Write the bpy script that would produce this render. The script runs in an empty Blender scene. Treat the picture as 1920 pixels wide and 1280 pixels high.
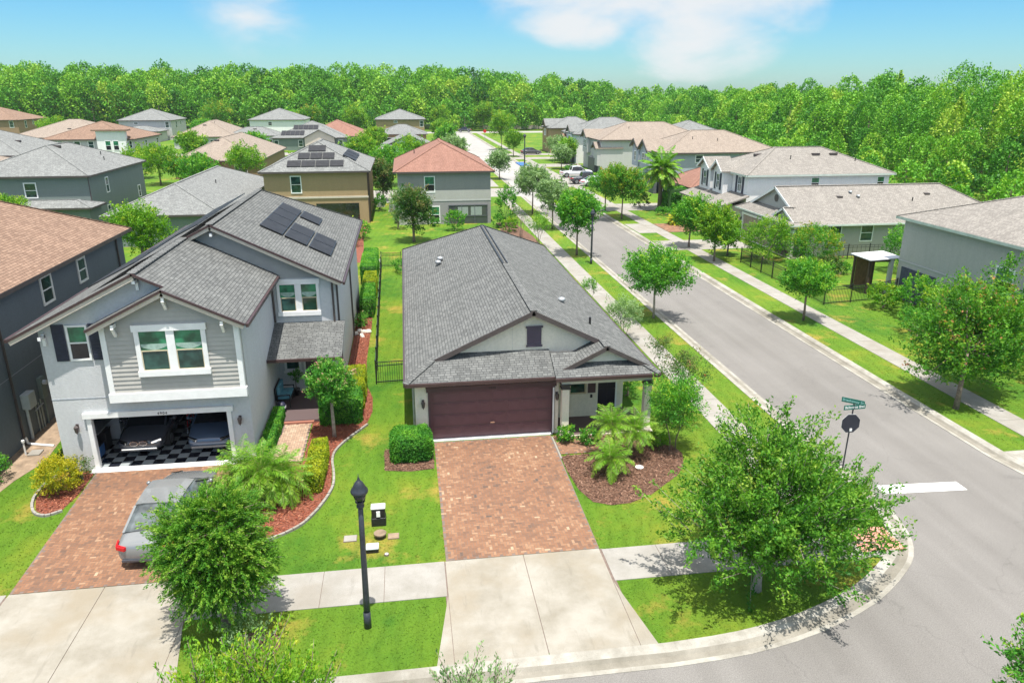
import bpy, math, random
import numpy as np
from mathutils import Vector, Matrix, noise
R = math.radians
S = bpy.context.scene
# ---------------------------------------------------------------- camera
cam = bpy.data.cameras.new('camera'); cam.lens = 26.02; cam.sensor_width = 36; cam.clip_start = .1; cam.clip_end = 6000
co = bpy.data.objects.new('camera', cam); S.collection.objects.link(co)
co.location = (0, 0, 13.6); co.rotation_euler = (R(90-18.67), 0, R(-8.1)); S.camera = co
# ---------------------------------------------------------------- light
SUN_DIR = Vector((.02, -.225, .97)).normalized()      # towards the sun
elev = math.asin(SUN_DIR.z)
S.view_settings.view_transform = 'Standard'; S.view_settings.look = 'None'
S.view_settings.exposure = .86; S.view_settings.gamma = 1
sl = bpy.data.lights.new('sun', 'SUN'); sl.energy = 4.4; sl.angle = R(.6); sl.color = (1, .955, .88)
so = bpy.data.objects.new('sun', sl); S.collection.objects.link(so)
so.rotation_euler = SUN_DIR.to_track_quat('Z', 'Y').to_euler()
W = bpy.data.worlds.new('World'); S.world = W; W.use_nodes = True
nt = W.node_tree; N = nt.nodes; L = nt.links
for n in list(N): N.remove(n)
out = N.new('ShaderNodeOutputWorld'); bg = N.new('ShaderNodeBackground'); L.new(bg.outputs[0], out.inputs[0])
sky = N.new('ShaderNodeTexSky'); sky.sky_type = 'NISHITA'; sky.sun_disc = False
sky.sun_elevation = elev; sky.sun_rotation = math.atan2(SUN_DIR.x, SUN_DIR.y)
sky.air_density = 1.0; sky.dust_density = .4; sky.ozone_density = 1.5; sky.altitude = 0
bg.inputs[1].default_value = .15
def mth(op, a, b=None, c=None, clamp=False):
    n = N.new('ShaderNodeMath'); n.operation = op; n.use_clamp = clamp
    for i, v in enumerate((a, b, c)):
        if v is None: continue
        if isinstance(v, (int, float)): n.inputs[i].default_value = v
        else: L.new(v, n.inputs[i])
    return n.outputs[0]
tc = N.new('ShaderNodeTexCoord'); sx = N.new('ShaderNodeSeparateXYZ'); L.new(tc.outputs['Generated'], sx.inputs[0])
az = mth('ARCTAN2', sx.outputs[0], sx.outputs[1]); el = mth('ARCSINE', sx.outputs[2])
mp = N.new('ShaderNodeMapping'); mp.inputs['Scale'].default_value = (1, 1, 2.2); L.new(tc.outputs['Generated'], mp.inputs[0])
nz = N.new('ShaderNodeTexNoise'); nz.inputs['Scale'].default_value = 8; nz.inputs['Detail'].default_value = 9; nz.inputs['Roughness'].default_value = .55; nz.inputs['Distortion'].default_value = .25
L.new(mp.outputs[0], nz.inputs[0])
def blob(a0, e0, ra, re):      # a cloud or added fill bank: soft ellipse round a compass bearing and elevation
    d1 = mth('DIVIDE', mth('SUBTRACT', az, a0), ra); d2 = mth('DIVIDE', mth('SUBTRACT', el, e0), re)
    q = mth('ADD', mth('MULTIPLY', d1, d1), mth('MULTIPLY', d2, d2))
    return mth('SUBTRACT', 1, q, clamp=True)
banks_and_fill = [(R(19), R(7.8), R(17), R(5.6)), (R(21), R(3.6), R(7), R(3.4)), (R(13.5), R(4.4), R(5), R(2.0)), (R(26), R(6.5), R(8), R(2.4)), (R(-9.5), R(6.0), R(5), R(4.5)), (R(-28), R(14), R(14), R(5)), (R(60), R(16), R(20), R(8)), (R(150), R(38), R(60), R(24)), (R(-110), R(45), R(60), R(24)), (R(20), R(54), R(70), R(26)), (R(-170), R(62), R(80), R(30)), (R(90), R(50), R(50), R(26)), (R(-60), R(52), R(50), R(26))]  # high banks out of view are added to brighten the ambient light
amp = [1, .9, .8, .85, .34, .7, .9, 1, 1, 1.2, 1.2, 1.1, 1.1]
m = None
for b, k_ in zip(banks_and_fill, amp):
    v = mth('MULTIPLY', blob(*b), k_); m = v if m is None else mth('MAXIMUM', m, v)
den = mth('ADD', mth('MULTIPLY', m, 1.3), mth('MULTIPLY', mth('SUBTRACT', nz.outputs[0], .5), 2.7))
rmp = N.new('ShaderNodeMapRange'); rmp.inputs[1].default_value = .02; rmp.inputs[2].default_value = 1.35; rmp.interpolation_type = 'SMOOTHSTEP'; L.new(den, rmp.inputs[0])
cov = mth('MULTIPLY', rmp.outputs[0], mth('MINIMUM', mth('MULTIPLY', m, 4.), 1), clamp=True)
cov = mth('MULTIPLY', cov, .93)
tint = N.new('ShaderNodeMix'); tint.data_type = 'RGBA'; tint.blend_type = 'MULTIPLY'; tint.inputs[0].default_value = 1
L.new(sky.outputs[0], tint.inputs[6])
er = N.new('ShaderNodeValToRGB'); er.color_ramp.elements[0].position = 0; er.color_ramp.elements[0].color = (.29, .44, .52, 1); er.color_ramp.elements[1].position = .55; er.color_ramp.elements[1].color = (1.08, 1., .86, 1)
e2 = er.color_ramp.elements.new(.13); e2.color = (.19, .42, .57, 1); L.new(sx.outputs[2], er.inputs[0]); L.new(er.outputs[0], tint.inputs[7])
mx = N.new('ShaderNodeMix'); mx.data_type = 'RGBA'; L.new(cov, mx.inputs[0]); L.new(tint.outputs[2], mx.inputs[6]); cr_ = N.new('ShaderNodeValToRGB'); cr_.color_ramp.elements[0].position = .12; cr_.color_ramp.elements[0].color = (.62, .63, .64, 1); cr_.color_ramp.elements[1].position = .5; cr_.color_ramp.elements[1].color = (1., .985, .95, 1); L.new(sx.outputs[2], cr_.inputs[0])
vm = N.new('ShaderNodeVectorMath'); vm.operation = 'SCALE'; vm.inputs['Scale'].default_value = 5.2; L.new(cr_.outputs[0], vm.inputs[0]); L.new(vm.outputs[0], mx.inputs[7])  # clouds made brighter overhead as added ambient light
L.new(mx.outputs[2], bg.inputs[0])
try:
    S.cycles.max_bounces = 5; S.cycles.diffuse_bounces = 3; S.cycles.glossy_bounces = 2; S.cycles.transmission_bounces = 3; S.cycles.transparent_max_bounces = 4
except Exception: pass
# ---------------------------------------------------------------- helpers
C = bpy.data.collections.new('place'); S.collection.children.link(C)
class MB:
    def __init__(s): s.v = []; s.f = []; s.m = []; s.mi = 0
    def poly(s, pts):
        b = len(s.v); s.v += [tuple(map(float, p)) for p in pts]; s.f.append(list(range(b, b+len(pts)))); s.m.append(s.mi)
    def box(s, x0, x1, y0, y1, z0, z1):
        b = len(s.v); s.v += [(x, y, z) for z in (z0, z1) for y in (y0, y1) for x in (x0, x1)]
        for f in ((0,2,3,1),(4,5,7,6),(0,1,5,4),(2,6,7,3),(0,4,6,2),(1,3,7,5)): s.f.append([b+i for i in f]); s.m.append(s.mi)
    def tbox(s, x0, x1, y0, y1, z0, z1, M):
        n = len(s.v); s.box(x0, x1, y0, y1, z0, z1); s.v[n:] = [tuple(M @ Vector(p)) for p in s.v[n:]]
    def slab(s, pts, t):      # thick sheet: pts counter-clockwise seen from above, t downwards
        n = len(pts); b = len(s.v); s.v += [tuple(map(float, p)) for p in pts] + [(p[0], p[1], p[2]-t) for p in pts]
        s.f.append(list(range(b, b+n))); s.m.append(s.mi); s.f.append([b+n+i for i in reversed(range(n))]); s.m.append(s.mi)
        for i in range(n):
            j = (i+1) % n; s.f.append([b+i, b+n+i, b+n+j, b+j]); s.m.append(s.mi)
    def prism(s, pts, d):     # extrude polygon along vector d
        n = len(pts); b = len(s.v); s.v += [tuple(map(float, p)) for p in pts] + [(p[0]+d[0], p[1]+d[1], p[2]+d[2]) for p in pts]
        s.f.append(list(range(b, b+n))); s.m.append(s.mi); s.f.append([b+n+i for i in reversed(range(n))]); s.m.append(s.mi)
        for i in range(n):
            j = (i+1) % n; s.f.append([b+i, b+n+i, b+n+j, b+j]); s.m.append(s.mi)
    def beam(s, p, q, w, h, up=(0, 0, 1)):   # rectangular bar p->q, h measured down from the line
        p = Vector(p); q = Vector(q); d = (q-p).normalized(); a = d.cross(Vector(up)).normalized(); u = a.cross(d)
        b = len(s.v)
        for c in (p, q):
            for i, j in ((-.5, -1), (.5, -1), (.5, 0), (-.5, 0)): s.v.append(tuple(c + a*w*i + u*h*j))
        for f in ((0,1,2,3),(7,6,5,4),(0,4,5,1),(1,5,6,2),(2,6,7,3),(3,7,4,0)): s.f.append([b+i for i in f]); s.m.append(s.mi)
    def tube(s, path, rad, n=8, cap=True):
        path = [Vector(p) for p in path]; rr = rad if isinstance(rad, (list, tuple)) else [rad]*len(path); b = len(s.v)
        a = None
        for i, p in enumerate(path):
            d = (path[min(i+1, len(path)-1)] - path[max(i-1, 0)]).normalized()
            if a is None: a = d.orthogonal().normalized()
            a = (a - d*a.dot(d)).normalized(); c = d.cross(a)
            for k in range(n):
                t = 2*math.pi*k/n; s.v.append(tuple(p + (a*math.cos(t) + c*math.sin(t))*rr[i]))
        for i in range(len(path)-1):
            for k in range(n): s.f.append([b+i*n+k, b+i*n+(k+1) % n, b+(i+1)*n+(k+1) % n, b+(i+1)*n+k]); s.m.append(s.mi)
        if cap:
            s.f.append([b+k for k in reversed(range(n))]); s.m.append(s.mi); e = b+(len(path)-1)*n; s.f.append([e+k for k in range(n)]); s.m.append(s.mi)
    def lathe(s, prof, c, n=16):
        s.tube([(c[0], c[1], c[2]+z) for r, z in prof], [max(r, .001) for r, z in prof], n)
    def build(s, name, mats, parent=None, smooth=False, bevel=0, **kw):
        me = bpy.data.meshes.new(name); off = Vector((0, 0, 0)); p = parent
        while p: off += p.location; p = p.parent
        me.from_pydata([(x-off.x, y-off.y, z-off.z) for x, y, z in s.v], [], s.f)
        if not isinstance(mats, (list, tuple)): mats = [mats]
        for m in mats: me.materials.append(m)
        if len(mats) > 1: me.polygons.foreach_set('material_index', s.m)
        if smooth: me.polygons.foreach_set('use_smooth', [True]*len(me.polygons))
        uv = me.uv_layers.new(name='UVMap'); Z = Vector((0, 0, 1)); data = np.zeros(len(me.loops)*2)
        for pl in me.polygons:
            nn = pl.normal
            if abs(nn.z) > .9995: h = Vector((1, 0, 0)); g = Vector((0, 1, 0))
            else: h = Z.cross(nn).normalized(); g = nn.cross(h)
            for li in pl.loop_indices:
                q = me.vertices[me.loops[li].vertex_index].co + off
                data[2*li] = q.dot(h); data[2*li+1] = q.dot(g)
        uv.data.foreach_set('uv', data)
        o = bpy.data.objects.new(name, me); C.objects.link(o); o.parent = parent
        if bevel:
            bv = o.modifiers.new('bevel', 'BEVEL'); bv.width = bevel; bv.segments = 2; bv.limit_method = 'ANGLE'
        tag(o, **kw); return o
def tag(o, label=None, cat=None, group=None, kind=None):
    if label: o['label'] = label
    if cat: o['category'] = cat
    if group: o['group'] = group
    if kind: o['kind'] = kind
    return o
def thing(name, label, cat, loc=(0, 0, 0), group=None):
    o = bpy.data.objects.new(name, None); o.empty_display_size = .5; C.objects.link(o); o.location = loc
    return tag(o, label, cat, group)
def kids(o): return [c for c in C.objects if c.parent == o]
def copy_tree(o, parent=None):
    c = o.copy(); C.objects.link(c); c.parent = parent
    for ch in kids(o): copy_tree(ch, c)
    return c
def struct(mb, name, mats, **kw): return mb.build(name, mats, kind='structure', **kw)
# ---------------------------------------------------------------- materials
def newmat(name):
    m = bpy.data.materials.new(name); m.use_nodes = True; t = m.node_tree; return m, t, t.nodes, t.links, t.nodes['Principled BSDF']
def ramp(nd, ln, fac, stops):
    r = nd.new('ShaderNodeValToRGB'); e = r.color_ramp.elements
    while len(e) < len(stops): e.new(.5)
    for i, (p, c) in enumerate(stops): e[i].position = p; e[i].color = (*c, 1)
    ln.new(fac, r.inputs[0]); return r.outputs[0]
def nz3(nd, ln, co, sc, det=3, ro=.55):
    n = nd.new('ShaderNodeTexNoise'); n.inputs['Scale'].default_value = sc; n.inputs['Detail'].default_value = det; n.inputs['Roughness'].default_value = ro
    ln.new(co, n.inputs['Vector']); return n.outputs[0]
def mixc(nd, ln, f, a, b, mode='MIX'):
    n = nd.new('ShaderNodeMix'); n.data_type = 'RGBA'; n.blend_type = mode
    for i, v in ((0, f), (6, a), (7, b)):
        if isinstance(v, (int, float)): n.inputs[i].default_value = v
        elif isinstance(v, tuple): n.inputs[i].default_value = (*v, 1)
        else: ln.new(v, n.inputs[i])
    return n.outputs[2]
def bump(nd, ln, bs, h, st, dist=.02):
    b = nd.new('ShaderNodeBump'); b.inputs['Strength'].default_value = st; b.inputs['Distance'].default_value = dist
    ln.new(h, b.inputs['Height']); ln.new(b.outputs[0], bs.inputs['Normal'])
def wpos(nd):
    return nd.new('ShaderNodeNewGeometry').outputs['Position']
def pm(name, c, rough=.6, var=.12, sc=1.5, bs=0, bsc=60, metal=0, spec=.5, coat=0):
    m, t, nd, ln, b = newmat(name); p = wpos(nd)
    n1 = nz3(nd, ln, p, sc, 4); d = tuple(x*(1-var) for x in c); l = tuple(min(1, x*(1+var)) for x in c)
    ln.new(ramp(nd, ln, n1, [(.3, d), (.7, l)]), b.inputs['Base Color'])
    b.inputs['Roughness'].default_value = rough; b.inputs['Metallic'].default_value = metal; b.inputs['Specular IOR Level'].default_value = spec
    if coat: b.inputs['Coat Weight'].default_value = coat; b.inputs['Coat Roughness'].default_value = .05
    if bs: bump(nd, ln, b, nz3(nd, ln, p, bsc, 3), bs)
    return m
def stucco(name, c, streak=.04):
    m, t, nd, ln, b = newmat(name); p = wpos(nd)
    mp = nd.new('ShaderNodeMapping'); mp.inputs['Scale'].default_value = (2.2, 2.2, .35); ln.new(p, mp.inputs[0])
    n1 = nz3(nd, ln, mp.outputs[0], 1.2, 5); n2 = nz3(nd, ln, p, 9, 4)
    a = ramp(nd, ln, n1, [(.3, tuple(x*(1-streak) for x in c)), (.7, tuple(min(1, x*(1+streak*.6)) for x in c))])
    k = ramp(nd, ln, n2, [(.3, (.93, .93, .93)), (.7, (1.04, 1.04, 1.04))])
    ln.new(mixc(nd, ln, 1., a, k, 'MULTIPLY'), b.inputs['Base Color']); b.inputs['Roughness'].default_value = .9; b.inputs['Specular IOR Level'].default_value = .2
    bump(nd, ln, b, nz3(nd, ln, p, 22, 5, .7), .55, .03); return m
def shingle(name, c1, c2, gap, w=.30, h=.14, blotch=.2):
    m, t, nd, ln, b = newmat(name); uv = nd.new('ShaderNodeUVMap').outputs[0]
    br = nd.new('ShaderNodeTexBrick'); ln.new(uv, br.inputs['Vector'])
    for k, v in (('Scale', 1), ('Mortar Size', .012), ('Mortar Smooth', .3), ('Bias', 0), ('Brick Width', w), ('Row Height', h)): br.inputs[k].default_value = v
    br.offset = .37; br.squash = .8; br.squash_frequency = 3
    br.inputs['Color1'].default_value = (*c1, 1); br.inputs['Color2'].default_value = (*c2, 1); br.inputs['Mortar'].default_value = (*gap, 1)
    p = wpos(nd); sm = nd.new('ShaderNodeMapping'); sm.inputs['Scale'].default_value = (1.6, .22, 1); ln.new(uv, sm.inputs[0]); n1 = nz3(nd, ln, sm.outputs[0], .8, 6, .65); n2 = nz3(nd, ln, p, 26, 2)
    k = ramp(nd, ln, n1, [(.3, (1-blotch,)*3), (.72, (1+blotch*.6,)*3)]); k2 = ramp(nd, ln, n2, [(.3, (.8,)*3), (.7, (1.2,)*3)])
    c = mixc(nd, ln, 1., mixc(nd, ln, 1., br.outputs[0], k, 'MULTIPLY'), k2, 'MULTIPLY')
    ln.new(c, b.inputs['Base Color']); b.inputs['Roughness'].default_value = .93; b.inputs['Specular IOR Level'].default_value = .25
    sp = nd.new('ShaderNodeSeparateXYZ'); ln.new(uv, sp.inputs[0]); q = nd.new('ShaderNodeMath'); q.operation = 'DIVIDE'; q.inputs[1].default_value = h; ln.new(sp.outputs[1], q.inputs[0])
    fr = nd.new('ShaderNodeMath'); fr.operation = 'FRACT'; ln.new(q.outputs[0], fr.inputs[0]); sb = nd.new('ShaderNodeMath'); sb.operation = 'SUBTRACT'; sb.inputs[0].default_value = 1; ln.new(fr.outputs[0], sb.inputs[1])
    ad = nd.new('ShaderNodeMath'); ad.operation = 'ADD'; ln.new(sb.outputs[0], ad.inputs[0]); ln.new(br.outputs[1], ad.inputs[1]); 
    bump(nd, ln, b, sb.outputs[0], .8, .014); return m
def attrmat(name, stops, rough=.7, trans=0, attr='tint', spec=.3, sat=None):
    m, t, nd, ln, b = newmat(name); a = nd.new('ShaderNodeAttribute'); a.attribute_name = attr
    c = ramp(nd, ln, a.outputs['Fac'], stops); ln.new(c, b.inputs['Base Color']); b.inputs['Roughness'].default_value = rough; b.inputs['Specular IOR Level'].default_value = spec
    if trans:
        tr = nd.new('ShaderNodeBsdfTranslucent'); ln.new(mixc(nd, ln, 1., c, (1.25, 1.35, .6), 'MULTIPLY'), tr.inputs[0])
        mx = nd.new('ShaderNodeMixShader'); mx.inputs[0].default_value = trans; ln.new(b.outputs[0], mx.inputs[1]); ln.new(tr.outputs[0], mx.inputs[2]); ln.new(mx.outputs[0], nd['Material Output'].inputs[0])
    return m
def glass(name, c=(.02, .06, .05), rough=.06):
    m, t, nd, ln, b = newmat(name); p = wpos(nd); n = nz3(nd, ln, p, 2.2, 2)
    ln.new(ramp(nd, ln, n, [(.35, tuple(x*.5 for x in c)), (.65, tuple(x*1.5 for x in c))]), b.inputs['Base Color'])
    b.inputs['Roughness'].default_value = rough; b.inputs['Specular IOR Level'].default_value = .7
    bump(nd, ln, b, nz3(nd, ln, p, 1.3, 1), .12, .05); return m
M = {}
def grassmat():
    m, t, nd, ln, b = newmat('grass'); p = wpos(nd)
    big = nz3(nd, ln, p, .16, 4, .6); mid = nz3(nd, ln, p, .75, 5, .65); fine = nz3(nd, ln, p, 24, 5, .75); dry = nz3(nd, ln, p, .33, 5, .7)
    c = ramp(nd, ln, big, [(.38, (.045, .135, .012)), (.5, (.092, .185, .014)), (.62, (.165, .218, .020))])
    c = mixc(nd, ln, ramp(nd, ln, mid, [(.40, (0,)*3), (.66, (1,)*3)]), c, (.098, .190, .015))
    c = mixc(nd, ln, ramp(nd, ln, dry, [(.55, (0,)*3), (.68, (.7,)*3)]), c, (.36, .25, .055))
    wv = nd.new('ShaderNodeTexWave'); wv.inputs['Scale'].default_value = .62; wv.inputs['Distortion'].default_value = 5; wv.inputs['Detail'].default_value = 2; wm_ = nd.new('ShaderNodeMapping'); wm_.inputs['Rotation'].default_value = (0, 0, .12); ln.new(p, wm_.inputs[0]); ln.new(wm_.outputs[0], wv.inputs['Vector'])
    c = mixc(nd, ln, 1., c, ramp(nd, ln, wv.outputs[1], [(.2, (.94,)*3), (.8, (1.03,)*3)]), 'MULTIPLY')
    k = ramp(nd, ln, fine, [(.28, (.72,)*3), (.5, (.98,)*3), (.75, (1.24,)*3)])
    ln.new(mixc(nd, ln, 1., c, k, 'MULTIPLY'), b.inputs['Base Color']); b.inputs['Roughness'].default_value = .8; b.inputs['Specular IOR Level'].default_value = .15
    bump(nd, ln, b, fine, .9, .05); return m
M['grass'] = grassmat()
def asphalt():
    m, t, nd, ln, b = newmat('asphalt'); p = wpos(nd)
    big = nz3(nd, ln, p, .22, 6, .6); f = nz3(nd, ln, p, 34, 3, .8)
    mp = nd.new('ShaderNodeMapping'); mp.inputs['Scale'].default_value = (1.1, .05, 1); ln.new(p, mp.inputs[0]); tr = nz3(nd, ln, mp.outputs[0], 1, 3)
    c = ramp(nd, ln, big, [(.3, (.135, .127, .118)), (.7, (.19, .18, .169))])
    c = mixc(nd, ln, .5, c, ramp(nd, ln, tr, [(.35, (.148, .139, .129)), (.65, (.195, .185, .173))]))
    k = ramp(nd, ln, f, [(.3, (.66,)*3), (.5, (1,)*3), (.72, (1.4,)*3)])
    vo = nd.new('ShaderNodeTexVoronoi'); vo.feature = 'DISTANCE_TO_EDGE'; vo.inputs['Scale'].default_value = .17; dv = nd.new('ShaderNodeVectorMath'); dv.operation = 'ADD'; dn = nd.new('ShaderNodeTexNoise'); dn.inputs['Scale'].default_value = .9; dn.inputs['Detail'].default_value = 5; ln.new(p, dn.inputs['Vector']); ln.new(p, dv.inputs[0]); ln.new(dn.outputs['Color'], dv.inputs[1]); ln.new(dv.outputs[0], vo.inputs['Vector'])
    c = mixc(nd, ln, 1., c, ramp(nd, ln, vo.outputs['Distance'], [(.001, (.86,)*3), (.004, (1,)*3)]), 'MULTIPLY')
    st_ = nz3(nd, ln, p, .7, 3, .5); c = mixc(nd, ln, 1., c, ramp(nd, ln, st_, [(.66, (1,)*3), (.78, (.84,)*3)]), 'MULTIPLY')
    ln.new(mixc(nd, ln, 1., c, k, 'MULTIPLY'), b.inputs['Base Color']); b.inputs['Roughness'].default_value = .92; bump(nd, ln, b, f, .5, .01); return m
M['asphalt'] = asphalt()
def concrete(name, a, c2, st, sc=.8):
    m, t, nd, ln, b = newmat(name); p = wpos(nd)
    n1 = nz3(nd, ln, p, sc, 7, .65); n2 = nz3(nd, ln, p, .45, 4, .6); f = nz3(nd, ln, p, 45, 2, .7)
    mp = nd.new('ShaderNodeMapping'); mp.inputs['Rotation'].default_value = (0, 0, .5); mp.inputs['Scale'].default_value = (3.2, .5, 1); ln.new(p, mp.inputs[0]); sw = nz3(nd, ln, mp.outputs[0], 1.3, 5, .7)
    c = ramp(nd, ln, n1, [(.32, a), (.62, c2)])
    c = mixc(nd, ln, ramp(nd, ln, n2, [(.47, (0,)*3), (.68, (.8,)*3)]), c, st)
    c = mixc(nd, ln, ramp(nd, ln, sw, [(.58, (0,)*3), (.68, (.4,)*3)]), c, tuple(x*.8 for x in a))
    k = ramp(nd, ln, f, [(.3, (.88,)*3), (.7, (1.1,)*3)])
    ln.new(mixc(nd, ln, 1., c, k, 'MULTIPLY'), b.inputs['Base Color']); b.inputs['Roughness'].default_value = .88; bump(nd, ln, b, n1, .15, .02); return m
M['concrete'] = concrete('concrete', (.215, .195, .155), (.31, .29, .25), (.235, .20, .145))
M['walk'] = concrete('sidewalk_concrete', (.235, .222, .195), (.30, .286, .262), (.23, .207, .172), 1.3)
M['kerb'] = concrete('kerb_concrete', (.23, .213, .18), (.36, .345, .305), (.17, .157, .125), 1.6)
M['paint_white'] = pm('road_paint', (.64, .64, .62), .7, .24, 16)
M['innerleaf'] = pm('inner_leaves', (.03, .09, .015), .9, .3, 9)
M['sand'] = pm('joint_sand', (.16, .12, .10), .95, .2, 8)
M['mulch'] = pm('mulch_base', (.13, .07, .045), .95, .5, 14, .9, 40)
M['redmulch'] = pm('red_mulch_base', (.19, .06, .035), .95, .4, 14, .9, 40)
M['dirt'] = pm('dirt', (.26, .19, .13), .95, .35, 2.5, .6, 25)
M['paver'] = attrmat('paver', [(0, (.10, .075, .062)), (.22, (.16, .092, .062)), (.55, (.235, .120, .070)), (.82, (.30, .175, .105)), (1, (.39, .28, .185))], .88)
M['paver_dark'] = attrmat('porch_paver', [(0, (.10, .07, .07)), (.5, (.20, .10, .085)), (1, (.27, .15, .12))], .85)
M['paver_tan'] = attrmat('walk_paver', [(0, (.22, .15, .11)), (.5, (.36, .245, .17)), (1, (.48, .37, .27))], .88)
M['chips'] = attrmat('mulch_chips', [(0, (.045, .022, .015)), (.5, (.16, .08, .05)), (1, (.34, .21, .15))], .9)
M['redchips'] = attrmat('red_mulch_chips', [(0, (.08, .02, .012)), (.5, (.25, .062, .03)), (1, (.42, .19, .11))], .9)
M['sh_grey'] = shingle('grey_shingles', (.165, .170, .165), (.105, .109, .107), (.05, .052, .053), w=.26, h=.13)
M['sh_greyL'] = shingle('pale_grey_shingles', (0.242, 0.250, 0.242), (0.164, 0.169, 0.166), (0.086, 0.090, 0.090), blotch=.12)
M['sh_brown'] = shingle('brown_shingles', (0.281, 0.187, 0.136), (0.195, 0.125, 0.090), (0.101, 0.066, 0.047), blotch=.12)
M['sh_terra'] = shingle('terracotta_shingles', (0.296, 0.160, 0.121), (0.234, 0.121, 0.090), (0.133, 0.070, 0.055), blotch=.12)
M['sh_tan'] = shingle('tan_shingles', (0.312, 0.261, 0.215), (0.242, 0.199, 0.164), (0.133, 0.105, 0.086), blotch=.1)
M['sh_taupe'] = shingle('taupe_shingles', (0.289, 0.269, 0.242), (0.211, 0.195, 0.176), (0.117, 0.105, 0.094), blotch=.12)
for k, c in dict(cream=(.80, .73, .61), bluegrey=(.57, .58, .59), steel=(.15, .18, .205), green=(.185, .225, .205), tan=(.36, .26, .15), grey=(.29, .28, .28), greyL=(.50, .49, .48), white=(.80, .79, .78), greige=(.42, .41, .385), brown=(.30, .20, .125), paleblue=(.55, .60, .66), slate=(.38, .41, .46), lichen=(.34, .37, .33), sand=(.56, .50, .42)).items():
    M['w_'+k] = stucco('stucco_'+k, c)
M['siding'] = pm('siding_paint', (.40, .385, .355), .65, .06, 3)
M['siding_dark'] = pm('siding_paint_dark', (.31, .315, .31), .65, .06, 3)
M['white'] = pm('white_trim', (.80, .80, .79), .5, .05, 4)
M['dark'] = pm('dark_trim', (.075, .06, .058), .5, .15, 4)
M['bronze'] = pm('bronze_gutter', (.06, .035, .035), .4, .15, 4)
M['plum'] = pm('plum_door_paint', (.135, .065, .078), .45, .08, 2.5)
M['plumd'] = pm('plum_trim', (.085, .045, .055), .5, .1, 3)
M['eggplant'] = pm('shutter_paint', (.075, .055, .085), .5, .1, 3)
M['navy'] = pm('navy_shutter', (.018, .02, .045), .5, .2, 8)
M['door'] = pm('front_door', (.02, .018, .03), .35, .15, 3)
M['greyd'] = pm('garage_door_grey', (.10, .105, .13), .5, .1, 3)
M['taupe'] = pm('taupe_door', (.33, .25, .22), .6, .08, 2)
M['black'] = pm('black_metal', (.018, .018, .02), .4, .2, 9)
M['lamp'] = pm('lamp_post_paint', (.028, .032, .042), .38, .25, 12)
M['glass'] = glass('window_glass')  # greenish base paints in trees reflected by the panes
M['glassg'] = glass('glass_painted_reflection', (.02, .16, .075), .12)  # stronger green, reflected trees put into the pane colour
M['darkglass'] = glass('dark_glass', (.012, .014, .018), .04)
M['curtain'] = pm('blind_fabric', (.30, .42, .36), .9, .2, 8)
M['solar'] = pm('solar_cells', (.030, .031, .035), .55, .2, 3, spec=.15)
M['solarf'] = pm('solar_frame', (.02, .02, .022), .4)
M['silver'] = pm('silver_car_paint', (.23, .24, .245), .22, .04, 1, metal=.3, coat=.8)
M['carwhite'] = pm('white_car_paint', (.75, .76, .78), .3, .03, 1, coat=.7)
M['carblack'] = pm('black_car_paint', (.06, .063, .075), .25, .1, 1, coat=.8)
M['carblue'] = pm('dark_blue_car_paint', (.09, .13, .20), .3, .1, 1, metal=.2, coat=.8)
M['carred'] = pm('tail_lamp_red', (.55, .01, .015), .2, .1, 2)
M['carglass'] = glass('car_glass', (.09, .105, .11), .05)  # base lightened to imitate sky reflected in the silver car's windows
M['chrome'] = pm('chrome', (.75, .75, .76), .15, .03, 1, metal=1)
M['tyre'] = pm('tyre_rubber', (.02, .02, .02), .85)
M['rim'] = pm('alloy_rim', (.35, .35, .37), .35, .1, 2, metal=.8)
M['galv'] = pm('galvanised', (.42, .44, .45), .45, .15, 8, metal=.5)
M['greybox'] = pm('meter_box_paint', (.42, .46, .46), .5, .1, 4)
M['tile_w'] = pm('pale_tile', (.30, .33, .34), .3, .08, 4); M['tile_b'] = pm('black_tile', (.012, .014, .022), .25, .1, 4)
M['teal'] = pm('teal_cushion', (.10, .28, .36), .85, .25, 9)
M['signgreen'] = pm('sign_green', (.01, .13, .10), .4, .1, 3); M['signpale'] = pm('sign_pale_teal', (.32, .60, .58), .4, .1, 3)
M['signback'] = pm('sign_back', (.02, .022, .035), .45, .2, 3); M['stopred'] = pm('stop_red', (.5, .01, .012), .4)
M['bark'] = pm('bark', (.20, .15, .12), .95, .35, 9, .9, 30)
M['barkpale'] = pm('pale_bark', (.34, .29, .25), .95, .3, 9, .8, 30)
M['wood'] = pm('brown_wood', (.17, .095, .045), .7, .25, 5); M['woodd'] = pm('dark_wood', (.07, .045, .03), .7, .25, 5)
M['rust'] = pm('rusty_cover', (.30, .10, .06), .85, .3, 9); M['pvc'] = pm('white_pipe', (.75, .75, .73), .5)
M['tin'] = pm('pale_metal_roof', (.55, .56, .58), .5, .1, 3); M['rock'] = pm('pale_rock', (.55, .53, .48), .9, .3, 6, .8, 12)
M['bin'] = pm('blue_plastic', (.04, .13, .34), .5)
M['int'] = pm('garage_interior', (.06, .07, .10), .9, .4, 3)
def leaves(name, stops, trans=.34, rough=.55): M[name] = attrmat(name, stops, rough, trans, spec=.25)
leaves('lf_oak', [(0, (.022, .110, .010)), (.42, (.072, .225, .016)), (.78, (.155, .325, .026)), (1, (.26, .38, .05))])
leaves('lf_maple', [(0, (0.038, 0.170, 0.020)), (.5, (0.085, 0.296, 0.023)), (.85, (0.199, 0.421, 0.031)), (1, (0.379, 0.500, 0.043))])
leaves('lf_lime', [(0, (0.055, 0.196, 0.014)), (.5, (0.140, 0.319, 0.019)), (.85, (0.246, 0.392, 0.021)), (1, (0.381, 0.441, 0.039))])
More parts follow.
